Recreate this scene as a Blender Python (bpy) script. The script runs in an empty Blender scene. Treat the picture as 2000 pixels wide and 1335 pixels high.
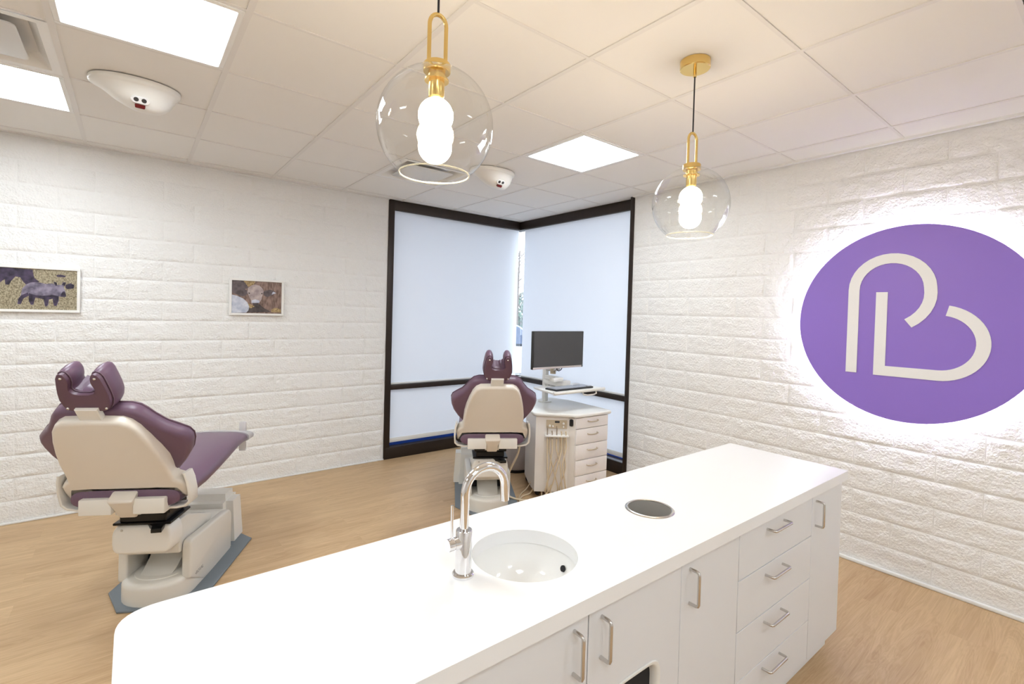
import bpy, bmesh, math, random
from mathutils import Vector, Matrix
S = bpy.context.scene
col = S.collection
R = math.radians
PI = math.pi

# ------------------------------------------------------------------ camera
F, YAW, PIT, ROLL, CY = 949.63, 0.6642, -0.0173, 0.028, 628.22
fw = Vector((math.sin(YAW)*math.cos(PIT), math.cos(YAW)*math.cos(PIT), math.sin(PIT)))
rt = Vector((math.cos(YAW), -math.sin(YAW), 0)); up = rt.cross(fw)
r2 = math.cos(ROLL)*rt + math.sin(ROLL)*up
u2 = -math.sin(ROLL)*rt + math.cos(ROLL)*up
cd = bpy.data.cameras.new('camera'); cam = bpy.data.objects.new('camera', cd); col.objects.link(cam)
cd.sensor_width = 36; cd.lens = F*36/2000
cd.shift_y = (CY-667.5)/2000
cd.clip_start = 0.02
M = Matrix((r2, u2, -fw)).transposed().to_4x4(); M.translation = (-3.6652, -4.6599, 1.5254)
cam.matrix_world = M
S.camera = cam

# ------------------------------------------------------------------ world and exposure
W = bpy.data.worlds.new('sky'); S.world = W; W.use_nodes = True
bg = W.node_tree.nodes['Background']; bg.inputs[0].default_value = (0.86, 0.92, 1.0, 1); bg.inputs[1].default_value = 2.3
S.view_settings.view_transform = 'Standard'; S.view_settings.look = 'None'
S.view_settings.gamma = 1; S.view_settings.use_curve_mapping = False
S.view_settings.exposure = 1.1
PANEL = 11.0        # strength of the ceiling light panels
BULB = 30.0         # pendant bulbs
HALO = 30.0         # light strip behind the round sign

# ------------------------------------------------------------------ materials
MATS = {}
def mat(name, c, rough=0.5, metal=0.0, bump=None, spec=0.5, emit=None, coat=0.0):
    if name in MATS: return MATS[name]
    m = bpy.data.materials.new(name); m.use_nodes = True; MATS[name] = m
    nt = m.node_tree; b = nt.nodes['Principled BSDF']
    b.inputs['Base Color'].default_value = (*c, 1); b.inputs['Roughness'].default_value = rough
    b.inputs['Metallic'].default_value = metal; b.inputs['Specular IOR Level'].default_value = spec
    b.inputs['Coat Weight'].default_value = coat
    if emit:
        b.inputs['Emission Color'].default_value = (*emit[0], 1); b.inputs['Emission Strength'].default_value = emit[1]
    tc = nt.nodes.new('ShaderNodeTexCoord'); n = nt.nodes.new('ShaderNodeTexNoise')
    sc, st, dist = bump if bump else (60, 0.02, 0.001)
    n.inputs['Scale'].default_value = sc; n.inputs['Detail'].default_value = 6
    bp = nt.nodes.new('ShaderNodeBump'); bp.inputs['Strength'].default_value = st; bp.inputs['Distance'].default_value = dist
    nt.links.new(tc.outputs['Object'], n.inputs['Vector']); nt.links.new(n.outputs['Fac'], bp.inputs['Height'])
    nt.links.new(bp.outputs['Normal'], b.inputs['Normal'])
    return m

mat('block_paint', (0.88, 0.875, 0.865), 0.40, bump=(75, 1.0, 0.009))
mat('mortar_paint', (0.88, 0.875, 0.865), 0.5, bump=(80, 0.3, 0.002))
mat('plain_wall', (0.8, 0.79, 0.77), 0.7)
mat('tile', (0.86, 0.845, 0.82), 0.9, bump=(300, 0.15, 0.001))
mat('tee', (0.80, 0.78, 0.76), 0.5)
mat('trim_white', (0.85, 0.85, 0.84), 0.4)
mat('bronze', (0.028, 0.018, 0.014), 0.42, 0.3)
mat('laminate', (0.76, 0.765, 0.785), 0.45)
mat('quartz', (0.87, 0.875, 0.885), 0.22)
mat('porcelain', (0.9, 0.9, 0.89), 0.06, coat=0.5)
mat('chrome', (0.82, 0.82, 0.84), 0.06, 1.0)
mat('satin_nickel', (0.62, 0.60, 0.58), 0.25, 1.0)
mat('steel', (0.58, 0.56, 0.53), 0.35, 0.6)
mat('brass', (0.80, 0.58, 0.22), 0.24, 1.0)
mat('black_cord', (0.01, 0.01, 0.02), 0.5)
mat('black_metal', (0.006, 0.006, 0.007), 0.32, 0.2)
mat('black_plastic', (0.012, 0.012, 0.014), 0.4)
mat('dark_hole', (0.01, 0.01, 0.012), 0.8)
mat('upholstery', (0.15, 0.085, 0.135), 0.36, bump=(18, 0.06, 0.004))
mat('upholstery_plate', (0.125, 0.066, 0.10), 0.4)
mat('piping', (0.16, 0.10, 0.14), 0.4)
mat('shell', (0.77, 0.715, 0.645), 0.3)
mat('shell_light', (0.80, 0.78, 0.735), 0.3)
mat('shell_base', (0.74, 0.72, 0.67), 0.28)
mat('floor_plate', (0.17, 0.20, 0.23), 0.5)
mat('purple_sign', (0.285, 0.175, 0.66), 0.45)
mat('sign_white', (0.88, 0.885, 0.90), 0.5)
mat('cabinet_beige', (0.86, 0.82, 0.785), 0.4)
mat('drawer_face', (0.88, 0.85, 0.84), 0.4)
mat('beige_panel', (0.55, 0.46, 0.33), 0.45)
mat('hose', (0.72, 0.60, 0.43), 0.4)
mat('handle_beige', (0.55, 0.47, 0.38), 0.3, 0.6)
mat('screen', (0.055, 0.055, 0.06), 0.25)
mat('bezel', (0.02, 0.02, 0.02), 0.35)
mat('key', (0.42, 0.45, 0.52), 0.5)
mat('white_plastic', (0.82, 0.81, 0.78), 0.28)
mat('lens_dark', (0.05, 0.05, 0.055), 0.15)
mat('lens_red', (0.12, 0.004, 0.008), 0.15)
mat('frame_white', (0.85, 0.84, 0.82), 0.4)
mat('grey_metal', (0.60, 0.54, 0.53), 0.3, 0.35)
mat('diffuser_grey', (0.70, 0.71, 0.72), 0.4)
mat('blue_strip', (0.02, 0.08, 0.42), 0.3)
mat('label_grey', (0.3, 0.3, 0.3), 0.5)
mat('asphalt', (0.25, 0.25, 0.26), 0.9)
mat('car_white', (0.75, 0.76, 0.78), 0.2)
mat('car_glass', (0.02, 0.04, 0.10), 0.05)
mat('tyre', (0.02, 0.03, 0.06), 0.6)
mat('leaf', (0.035, 0.09, 0.05), 0.6, bump=(8, 1.0, 0.1))
mat('bark', (0.12, 0.09, 0.07), 0.8)

def mat_emit(name, c, s):
    m = bpy.data.materials.new(name); m.use_nodes = True; MATS[name] = m
    nt = m.node_tree; nt.nodes.clear()
    o = nt.nodes.new('ShaderNodeOutputMaterial'); e = nt.nodes.new('ShaderNodeEmission')
    e.inputs[0].default_value = (*c, 1); e.inputs[1].default_value = s
    nt.links.new(e.outputs[0], o.inputs[0]); return m
mat_emit('panel_glow', (0.88, 0.955, 1.0), PANEL)
mat_emit('bulb_glow', (1.0, 0.84, 0.62), BULB)
mat_emit('halo_glow', (0.93, 0.95, 1.0), HALO)

def mat_thin(name, tint, refl_rough=0.02, ior=1.45, haze=0.0, hazecol=(0.8, 0.8, 0.8)):
    m = bpy.data.materials.new(name); m.use_nodes = True; MATS[name] = m
    nt = m.node_tree; nt.nodes.clear(); L = nt.links.new
    o = nt.nodes.new('ShaderNodeOutputMaterial'); t = nt.nodes.new('ShaderNodeBsdfTransparent'); t.inputs[0].default_value = (*tint, 1)
    g = nt.nodes.new('ShaderNodeBsdfGlossy'); g.inputs['Roughness'].default_value = refl_rough
    lw = nt.nodes.new('ShaderNodeLayerWeight'); lw.inputs[0].default_value = 0.5
    pw = nt.nodes.new('ShaderNodeMath'); pw.operation = 'POWER'; pw.inputs[1].default_value = 3.2; L(lw.outputs['Facing'], pw.inputs[0])
    fr = nt.nodes.new('ShaderNodeMath'); fr.operation = 'MULTIPLY_ADD'; fr.inputs[1].default_value = 0.75; fr.inputs[2].default_value = 0.04; L(pw.outputs[0], fr.inputs[0])
    mx = nt.nodes.new('ShaderNodeMixShader'); L(fr.outputs[0], mx.inputs[0]); L(t.outputs[0], mx.inputs[1]); L(g.outputs[0], mx.inputs[2])
    last = mx
    if haze:
        d = nt.nodes.new('ShaderNodeBsdfDiffuse'); d.inputs[0].default_value = (*hazecol, 1)
        m2 = nt.nodes.new('ShaderNodeMixShader'); m2.inputs[0].default_value = haze
        L(mx.outputs[0], m2.inputs[1]); L(d.outputs[0], m2.inputs[2]); last = m2
    L(last.outputs[0], o.inputs[0]); return m
mat_thin('globe_glass', (0.975, 0.975, 0.965), 0.01, 1.5)
mat_thin('rim_glass', (0.9, 0.9, 0.85), 0.05, 1.5, 0.5, (0.9, 0.88, 0.78))
mat_thin('window_glass', (0.93, 0.96, 0.98), 0.01, 1.45)
mat_thin('clear_vinyl', (0.86, 0.85, 0.86), 0.18, 1.5, 0.45, (0.78, 0.75, 0.76))

def mat_shade():
    m = bpy.data.materials.new('shade_fabric'); m.use_nodes = True; MATS['shade_fabric'] = m
    nt = m.node_tree; nt.nodes.clear(); L = nt.links.new
    o = nt.nodes.new('ShaderNodeOutputMaterial'); d = nt.nodes.new('ShaderNodeBsdfDiffuse'); t = nt.nodes.new('ShaderNodeBsdfTranslucent')
    d.inputs[0].default_value = (0.84, 0.84, 0.85, 1); t.inputs[0].default_value = (0.78, 0.80, 0.84, 1)
    w = nt.nodes.new('ShaderNodeTexWave'); w.inputs['Scale'].default_value = 220; tc = nt.nodes.new('ShaderNodeTexCoord')
    bp = nt.nodes.new('ShaderNodeBump'); bp.inputs['Strength'].default_value = 0.05; bp.inputs['Distance'].default_value = 0.001
    L(tc.outputs['Object'], w.inputs['Vector']); L(w.outputs['Fac'], bp.inputs['Height']); L(bp.outputs['Normal'], d.inputs['Normal'])
    mx = nt.nodes.new('ShaderNodeMixShader'); mx.inputs[0].default_value = 0.42
    L(d.outputs[0], mx.inputs[1]); L(t.outputs[0], mx.inputs[2]); L(mx.outputs[0], o.inputs[0])
mat_shade()

def mat_wood():
    m = bpy.data.materials.new('oak_vinyl'); m.use_nodes = True; MATS['oak_vinyl'] = m
    nt = m.node_tree; L = nt.links.new; N = nt.nodes.new; b = nt.nodes['Principled BSDF']
    tc = N('ShaderNodeTexCoord')
    # plank tone
    br = N('ShaderNodeTexBrick'); br.inputs['Scale'].default_value = 1; br.inputs['Brick Width'].default_value = 1.22; br.inputs['Row Height'].default_value = 0.18
    br.inputs['Mortar Size'].default_value = 0.0008; br.inputs['Color1'].default_value = (0.0, 0, 0, 1); br.inputs['Color2'].default_value = (1, 1, 1, 1); br.inputs['Mortar'].default_value = (0.3, 0.3, 0.3, 1)
    br.offset = 0.37
    L(tc.outputs['Object'], br.inputs['Vector'])
    # per plank shift of the grain
    mp = N('ShaderNodeMapping'); mp.inputs['Scale'].default_value = (1.3, 11, 1); L(tc.outputs['Object'], mp.inputs['Vector'])
    ad = N('ShaderNodeVectorMath'); ad.operation = 'MULTIPLY_ADD'; ad.inputs[1].default_value = (7, 3, 5)
    L(br.outputs['Color'], ad.inputs[0]); L(mp.outputs[0], ad.inputs[2])
    n1 = N('ShaderNodeTexNoise'); n1.inputs['Scale'].default_value = 1.0; n1.inputs['Detail'].default_value = 5; n1.inputs['Distortion'].default_value = 1.2
    L(ad.outputs[0], n1.inputs['Vector'])
    wv = N('ShaderNodeMath'); wv.operation = 'MULTIPLY'; wv.inputs[1].default_value = 70; L(n1.outputs['Fac'], wv.inputs[0])
    sn = N('ShaderNodeMath'); sn.operation = 'SINE'; L(wv.outputs[0], sn.inputs[0])
    mp2 = N('ShaderNodeMapping'); mp2.inputs['Scale'].default_value = (4, 160, 1); L(tc.outputs['Object'], mp2.inputs['Vector'])
    n2 = N('ShaderNodeTexNoise'); n2.inputs['Scale'].default_value = 1; n2.inputs['Detail'].default_value = 3; L(mp2.outputs[0], n2.inputs['Vector'])
    a1 = N('ShaderNodeMath'); a1.operation = 'MULTIPLY_ADD'; a1.inputs[1].default_value = 0.055; a1.inputs[2].default_value = 0.0; L(sn.outputs[0], a1.inputs[0])
    a2 = N('ShaderNodeMath'); a2.operation = 'MULTIPLY_ADD'; a2.inputs[1].default_value = 0.35; L(n2.outputs['Fac'], a2.inputs[0]); L(a1.outputs[0], a2.inputs[2])
    a3 = N('ShaderNodeMath'); a3.operation = 'MULTIPLY_ADD'; a3.inputs[1].default_value = 0.55; L(n1.outputs['Fac'], a3.inputs[0]); L(a2.outputs[0], a3.inputs[2])
    sp = N('ShaderNodeSeparateColor'); L(br.outputs['Color'], sp.inputs[0])
    a4 = N('ShaderNodeMath'); a4.operation = 'MULTIPLY_ADD'; a4.inputs[1].default_value = 0.10; L(sp.outputs[0], a4.inputs[0]); L(a3.outputs[0], a4.inputs[2])
    cr = N('ShaderNodeValToRGB'); e = cr.color_ramp.elements
    e[0].position = 0.2; e[0].color = (0.40, 0.245, 0.122, 1); e[1].position = 0.78; e[1].color = (0.67, 0.475, 0.275, 1)
    L(a4.outputs[0], cr.inputs[0]); L(cr.outputs[0], b.inputs['Base Color'])
    b.inputs['Roughness'].default_value = 0.42
    bp = N('ShaderNodeBump'); bp.inputs['Strength'].default_value = 0.08; bp.inputs['Distance'].default_value = 0.002
    L(a4.outputs[0], bp.inputs['Height']); L(bp.outputs['Normal'], b.inputs['Normal'])
mat_wood()

def mat_noise2(name, c1, c2, scale, rough=0.5, stretch=(1, 1, 1), lo=0.35, hi=0.65):
    m = bpy.data.materials.new(name); m.use_nodes = True; MATS[name] = m
    nt = m.node_tree; L = nt.links.new; N = nt.nodes.new; b = nt.nodes['Principled BSDF']
    tc = N('ShaderNodeTexCoord'); mp = N('ShaderNodeMapping'); mp.inputs['Scale'].default_value = stretch
    n = N('ShaderNodeTexNoise'); n.inputs['Scale'].default_value = scale; n.inputs['Detail'].default_value = 6
    cr = N('ShaderNodeValToRGB'); e = cr.color_ramp.elements
    e[0].position = lo; e[0].color = (*c1, 1); e[1].position = hi; e[1].color = (*c2, 1)
    L(tc.outputs['Object'], mp.inputs['Vector']); L(mp.outputs[0], n.inputs['Vector']); L(n.outputs['Fac'], cr.inputs[0]); L(cr.outputs[0], b.inputs['Base Color'])
    b.inputs['Roughness'].default_value = rough
    return m
mat_noise2('print_grass', (0.17, 0.14, 0.085), (0.46, 0.40, 0.28), 150, 0.35, (1, 1, 0.6))
mat_noise2('print_rhino', (0.10, 0.085, 0.13), (0.30, 0.265, 0.35), 28, 0.35)
mat_noise2('print_rhino_dark', (0.015, 0.012, 0.025), (0.07, 0.05, 0.10), 30, 0.35)
mat_noise2('print_hide', (0.12, 0.07, 0.055), (0.30, 0.20, 0.17), 20, 0.35, (3, 1, 1))
mat_noise2('print_cow', (0.30, 0.24, 0.24), (0.52, 0.43, 0.42), 25, 0.35)
mat_noise2('print_ear', (0.06, 0.045, 0.05), (0.13, 0.10, 0.11), 30, 0.35)
mat_noise2('print_pale', (0.42, 0.46, 0.58), (0.66, 0.68, 0.76), 22, 0.35)
mat_noise2('print_straw', (0.20, 0.13, 0.05), (0.55, 0.40, 0.20), 90, 0.35)
mat_noise2('print_shadow', (0.03, 0.022, 0.025), (0.08, 0.06, 0.06), 30, 0.35)

# ------------------------------------------------------------------ mesh helpers
def new_obj(name, bm, m, parent=None, smooth=True, angle=38, loc=None):
    me = bpy.data.meshes.new(name)
    bmesh.ops.recalc_face_normals(bm, faces=bm.faces[:])
    bm.to_mesh(me); bm.free()
    return link_mesh(name, me, m, parent, smooth, angle, loc)
def link_mesh(name, me, m, parent=None, smooth=True, angle=38, loc=None):
    if m: me.materials.append(MATS[m])
    if smooth:
        for p in me.polygons: p.use_smooth = True
        me.set_sharp_from_angle(angle=R(angle))
    o = bpy.data.objects.new(name, me); col.objects.link(o)
    if parent: o.parent = parent
    if loc: o.location = loc
    return o
def tag(o, label=None, cat=None, group=None, kind=None):
    if label: o['label'] = label
    if cat: o['category'] = cat
    if group: o['group'] = group
    if kind: o['kind'] = kind
    return o
def thing(name, label, cat, loc=(0, 0, 0), rz=0, group=None):
    o = bpy.data.objects.new(name, None); col.objects.link(o); o.location = loc; o.rotation_euler = (0, 0, rz); o.empty_display_size = 0.1
    return tag(o, label, cat, group)
def copy_tree(o, parent=None):
    c = o.copy(); col.objects.link(c); c.parent = parent
    for ch in [x for x in bpy.data.objects if x.parent == o]: copy_tree(ch, c)
    return c

def box_bm(x0, x1, y0, y1, z0, z1, bev=0.0, seg=2, bm=None):
    b = bmesh.new()
    vs = [b.verts.new((x, y, z)) for x in (x0, x1) for y in (y0, y1) for z in (z0, z1)]
    for f in ((0, 1, 3, 2), (4, 6, 7, 5), (0, 4, 5, 1), (2, 3, 7, 6), (0, 2, 6, 4), (1, 5, 7, 3)): b.faces.new([vs[i] for i in f])
    bmesh.ops.recalc_face_normals(b, faces=b.faces[:])
    if bev: bmesh.ops.bevel(b, geom=b.edges[:], offset=bev, segments=seg, affect='EDGES', profile=0.5)
    return merge(bm, b)
def merge(bm, b):
    if bm is None: return b
    me = bpy.data.meshes.new('tmp'); b.to_mesh(me); b.free(); bm.from_mesh(me); bpy.data.meshes.remove(me); return bm
def box(name, m, x0, x1, y0, y1, z0, z1, parent=None, bev=0.0, seg=2):
    return new_obj(name, box_bm(x0, x1, y0, y1, z0, z1, bev, seg), m, parent)
def prism_bm(pts, t0, t1, fmap, bev=0.0, seg=3, bm=None, only=None):
    """outline pts (a,b) swept from t0 to t1; fmap(a,b,t)->xyz; bevels the cap rims"""
    b = bmesh.new(); n = len(pts)
    A = [b.verts.new(fmap(p[0], p[1], t0)) for p in pts]; B = [b.verts.new(fmap(p[0], p[1], t1)) for p in pts]
    fa = b.faces.new(A); fb = b.faces.new(list(reversed(B)))
    for i in range(n): b.faces.new((A[i], B[i], B[(i+1) % n], A[(i+1) % n]))
    bmesh.ops.recalc_face_normals(b, faces=b.faces[:])
    if bev:
        es = []
        if only in (None, 0): es += list(fa.edges)
        if only in (None, 1): es += list(fb.edges)
        bmesh.ops.bevel(b, geom=es, offset=bev, segments=seg, affect='EDGES', profile=0.5)
    return merge(bm, b)
def tube_bm(path, rad, seg=10, bm=None, closed=False, cap=True):
    b = bm or bmesh.new(); P = [Vector(p) for p in path]; n = len(P); rings = []
    prev = None
    for i in range(n):
        if closed: d = (P[(i+1) % n]-P[i-1])
        else: d = P[min(i+1, n-1)]-P[max(i-1, 0)]
        d.normalize()
        if prev is None:
            a = d.orthogonal().normalized()
        else:
            a = (prev - d*prev.dot(d)); a = a.normalized() if a.length > 1e-6 else d.orthogonal().normalized()
        prev = a; c = d.cross(a); r = rad[i] if isinstance(rad, (list, tuple)) else rad
        rings.append([b.verts.new(P[i]+r*(math.cos(2*PI*k/seg)*a+math.sin(2*PI*k/seg)*c)) for k in range(seg)])
    m = n if closed else n-1
    for i in range(m):
        A, B = rings[i], rings[(i+1) % n]
        for k in range(seg): b.faces.new((A[k], A[(k+1) % seg], B[(k+1) % seg], B[k]))
    if cap and not closed:
        b.faces.new(rings[0]); b.faces.new(list(reversed(rings[-1])))
    return b
def lathe_bm(prof, seg=32, center=(0, 0, 0), bm=None, axis='z', cap=True):
    b = bm or bmesh.new(); cx, cy, cz = center; rings = []
    def P(r, t, a):
        if axis == 'z': return (cx+r*math.cos(a), cy+r*math.sin(a), cz+t)
        if axis == 'x': return (cx+t, cy+r*math.cos(a), cz+r*math.sin(a))
        return (cx+r*math.cos(a), cy+t, cz+r*math.sin(a))
    for r, t in prof:
        if r < 1e-6: rings.append([b.verts.new(P(0, t, 0))])
        else: rings.append([b.verts.new(P(r, t, 2*PI*k/seg)) for k in range(seg)])
    for A, B in zip(rings, rings[1:]):
        for k in range(seg):
            k2 = (k+1) % seg
            if len(A) == 1 and len(B) == 1: continue
            if len(A) == 1: b.faces.new((A[0], B[k], B[k2]))
            elif len(B) == 1: b.faces.new((A[k], B[0], A[k2]))
            else: b.faces.new((A[k], B[k], B[k2], A[k2]))
    if cap:
        for ring, rev in ((rings[0], True), (rings[-1], False)):
            if len(ring) > 1: b.faces.new(list(reversed(ring)) if rev else ring)
    return b
def catmull(pts, n=8):
    P = [Vector(p) for p in pts]; P = [2*P[0]-P[1]]+P+[2*P[-1]-P[-2]]; out = []
    for i in range(1, len(P)-2):
        for k in range(n):
            t = k/n; a, b, c, d = P[i-1:i+3]
            out.append(0.5*((2*b)+(c-a)*t+(2*a-5*b+4*c-d)*t*t+(3*b-a-3*c+d)*t**3))
    out.append(P[-2]); return out
def mirror_outline(half):
    """half outline (r>=0) from bottom to top -> closed symmetric outline"""
    return [(r, s) for r, s in half]+[(-r, s) for r, s in reversed(half) if r > 1e-6]
def round_poly(pts, rad, n=4):
    out = []; N = len(pts)
    for i in range(N):
        p = Vector(pts[i]).to_2d() if len(pts[i]) == 2 else Vector(pts[i][:2]); r = rad[i] if isinstance(rad, (list, tuple)) else rad
        a = Vector(pts[i-1][:2]); b = Vector(pts[(i+1) % N][:2])
        if r <= 0: out.append(tuple(p)); continue
        d1 = (a-p); d2 = (b-p); r_ = min(r, d1.length*0.49, d2.length*0.49)
        p1 = p+d1.normalized()*r_; p2 = p+d2.normalized()*r_
        for k in range(n+1):
            t = k/n; out.append(tuple((1-t)**2*p1+2*t*(1-t)*p+t*t*p2))
    return out

H = 2.6436; C = 0.1545; T = 0.6096; GX = -0.2771; GY = -0.1167
XL, YF = -6.2, -7.6         # far sides of the room, outside the picture
YW, XW = -1.772, -1.632     # where the block walls end at the corner window
XR = 0.07                   # face of the window frame beside the sign wall

# ------------------------------------------------------------------ floor and plain walls
tag(box('floor', 'oak_vinyl', XL, 0.35, YF, 0.35, -0.08, 0.0), 'light oak plank floor with a fine straight grain', kind='structure')
tag(box('wall_left', 'plain_wall', XL-0.15, XL, YF, 0.2, 0, H+0.05), 'plain white wall closing the room on the left', kind='structure')
tag(box('wall_front', 'plain_wall', XL, 0.2, YF-0.15, YF, 0, H+0.05), 'plain white wall behind the viewer', kind='structure')

# ------------------------------------------------------------------ split-face block walls
rng = random.Random(7)
from mathutils import noise as mnoise
def block_mesh(length, height, seed, ax):
    nx, ny = (max(4, int(round(length/0.0135))), 12)
    bm = bmesh.new(); V = {}
    for i in range(nx+1):
        for j in range(ny+1):
            u, v = length*i/nx, height*j/ny
            e = min(u, length-u, v, height-v); k = min(1.0, e/0.0095)
            a = mnoise.noise((u*7+seed*13.1, v*9, seed*3.7)); b = mnoise.noise((u*24+seed*5.3, v*26, seed*1.9)); c = mnoise.noise((u*60+seed, v*60, seed*0.7))
            w = -0.006+k*(0.0055+0.004*a+0.0055*b+0.004*c)
            V[i, j] = bm.verts.new((u, -w, v) if ax == 'x' else (-w, -u, v))
    for i in range(nx):
        for j in range(ny): bm.faces.new((V[i, j], V[i+1, j], V[i+1, j+1], V[i, j+1]))
    rim = [V[i, 0] for i in range(nx)]+[V[nx, j] for j in range(ny)]+[V[i, ny] for i in range(nx, 0, -1)]+[V[0, j] for j in range(ny, 0, -1)]
    back = [bm.verts.new((v.co.x, 0.02, v.co.z) if ax == 'x' else (0.02, v.co.y, v.co.z)) for v in rim]
    n = len(rim)
    for i in range(n): bm.faces.new((rim[i], back[i], back[(i+1) % n], rim[(i+1) % n]))
    me = bpy.data.meshes.new('block'); bmesh.ops.recalc_face_normals(bm, faces=bm.faces[:]); bm.to_mesh(me); bm.free()
    me.materials.append(MATS['block_paint'])
    for p in me.polygons: p.use_smooth = True
    me.set_sharp_from_angle(angle=R(50))
    return me
def block_wall(wall, ax, start, end, L, phase_odd, phase_even):
    """start: coordinate beside the window, end: far end (both negative, start > end); block joints at phase + k*L"""
    J = 0.006
    pool = [block_mesh(L-J, C-J, s+(0 if ax == 'x' else 20), ax) for s in range(9)]
    cache = {}; q = 0
    for c in range(18):
        z0 = c*C; hgt = min(C-J, H-0.004-z0)
        if hgt < 0.02: continue
        ph = phase_odd if c % 2 else phase_even
        k = math.ceil((start-ph)/L); hi = ph+k*L
        while hi > end:
            lo = hi-L; a, b = min(hi, start), max(lo, end)
            if a-b > 0.03:
                ln = a-b-J
                if abs(ln-(L-J)) < 1e-4 and abs(hgt-(C-J)) < 1e-4: me = rng.choice(pool)
                else:
                    key = (round(ln, 3), round(hgt, 3))
                    if key not in cache: cache[key] = block_mesh(ln, hgt, 60+len(cache), ax)
                    me = cache[key]
                o = bpy.data.objects.new('block', me); col.objects.link(o); o.parent = wall
                o.location = (b+J/2, 0, z0+J/2) if ax == 'x' else (0, a-J/2, z0+J/2)
            hi = lo
wb = tag(box('wall_back', 'mortar_paint', XL, XW, 0.008, 0.2, 0, H), 'white painted split-face block wall behind the two framed pictures', kind='structure')
block_wall(wb, 'x', XW, XL, 0.405, -2.665, -2.465)
wr = tag(box('wall_right', 'mortar_paint', 0.008, 0.2, YF, YW, 0, H), 'white painted split-face block wall carrying the round purple sign', kind='structure')
block_wall(wr, 'y', YW, YF+1.6, 0.405, -3.78, -3.575)
tag(box('baseboard_back', 'trim_white', XL, XW, -0.012, 0.004, 0, 0.014, bev=0.004), 'thin white bead along the foot of the picture wall', kind='structure')
tag(box('baseboard_right', 'trim_white', -0.018, 0.004, YF, YW, 0, 0.022, bev=0.006), 'thin white bead along the foot of the sign wall', kind='structure')

# ------------------------------------------------------------------ ceiling: tiles in a tee grid
xs = [GX+(i-6)*T for i in range(-4, 7)]; ys = [GY-j*T for j in range(0, 13)]
xb = [XL]+[x for x in xs if x > XL]+[0.3]; yb = [YF]+sorted(y for y in ys if y > YF)+[0.3]
ceil = tag(box('ceiling', 'plain_wall', XL, 0.35, YF, 0.35, H+0.05, H+0.12), 'suspended ceiling of plain off-white square tiles', kind='structure')
ix = lambda i: GX+(i-6)*T
jy = lambda j: GY-j*T
LIGHTS = [(0, 3), (4, 3), (-1, 1), (0, 8), (4, 9), (-3, 5), (-4, 9), (1, 11)]      # grid cells that hold a light panel; those off view are added fill
VENTS = [(3, 1), (-1, 2), (4, 7)]
def cell(i, j): return ix(i), ix(i+1), jy(j+1), jy(j)
skip = {(round(cell(*c)[0], 2), round(cell(*c)[2], 2)) for c in LIGHTS+VENTS}
tile_me = {}
for x0, x1 in zip(xb, xb[1:]):
    for y0, y1 in zip(yb, yb[1:]):
        if (round(x0, 2), round(y0, 2)) in skip: continue
        key = (round(x1-x0, 3), round(y1-y0, 3))
        if key not in tile_me:
            b = box_bm(0.0, x1-x0, 0.0, y1-y0, 0, 0.02); me = bpy.data.meshes.new('ceiling_tile'); b.to_mesh(me); b.free(); me.materials.append(MATS['tile']); tile_me[key] = me
        o = bpy.data.objects.new('ceiling_tile', tile_me[key]); col.objects.link(o); o.parent = ceil; o.location = (x0, y0, H+0.002)
for x in xs:
    if x > XL: box('ceiling_tee', 'tee', x-0.012, x+0.012, YF, 0.0, H-0.0022, H+0.002, ceil)
for y in ys:
    if y > YF: box('ceiling_tee', 'tee', XL, 0.0, y-0.008, y+0.008, H-0.0018, H+0.002, ceil)
tag(box('trim_1', 'tee', XL, XW, -0.022, 0.0, H-0.006, H+0.03), 'wall angle where the tiles meet the picture wall', kind='structure')
tag(box('trim_2', 'trim_white', -0.03, 0.004, YF, YW, H-0.012, H+0.03), 'white wall angle where the tiles meet the sign wall', kind='structure')

def light_panel(i, j, label):
    x0, x1, y0, y1 = cell(i, j); cx, cy = (x0+x1)/2, (y0+y1)/2; h = T/2-0.012
    t = thing('ceiling_light', label, 'ceiling light', (cx, cy, H), group='square ceiling light panels')
    b = bmesh.new()
    for a0, a1, b0, b1 in ((-h, h, -h, -h+0.022), (-h, h, h-0.022, h), (-h, -h+0.022, -h+0.022, h-0.022), (h-0.022, h, -h+0.022, h-0.022)): box_bm(a0, a1, b0, b1, -0.004, 0.03, 0.002, 1, b)
    new_obj('frame', b, 'trim_white', t)
    box('diffuser', 'panel_glow', -h+0.022, h-0.022, -h+0.022, h-0.022, 0.004, 0.012, t)
names = {(0, 3): 'glowing square light panel nearest the white ceiling unit over the near chair', (4, 3): 'glowing square light panel between the two hanging globe lamps', (-1, 1): 'glowing square light panel close to the picture wall, cut by the left picture edge', (0, 8): 'added unseen fill panel straight above and behind the viewer', (4, 9): 'added unseen fill panel behind the viewer on the sign wall side', (-3, 5): 'added unseen fill panel left of the viewer near the plain side wall', (-4, 9): 'added unseen fill panel in the rear corner by the plain side wall', (1, 11): 'added unseen fill panel in the last row by the rear wall'}
for c in LIGHTS: light_panel(*c, names[c])
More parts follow.
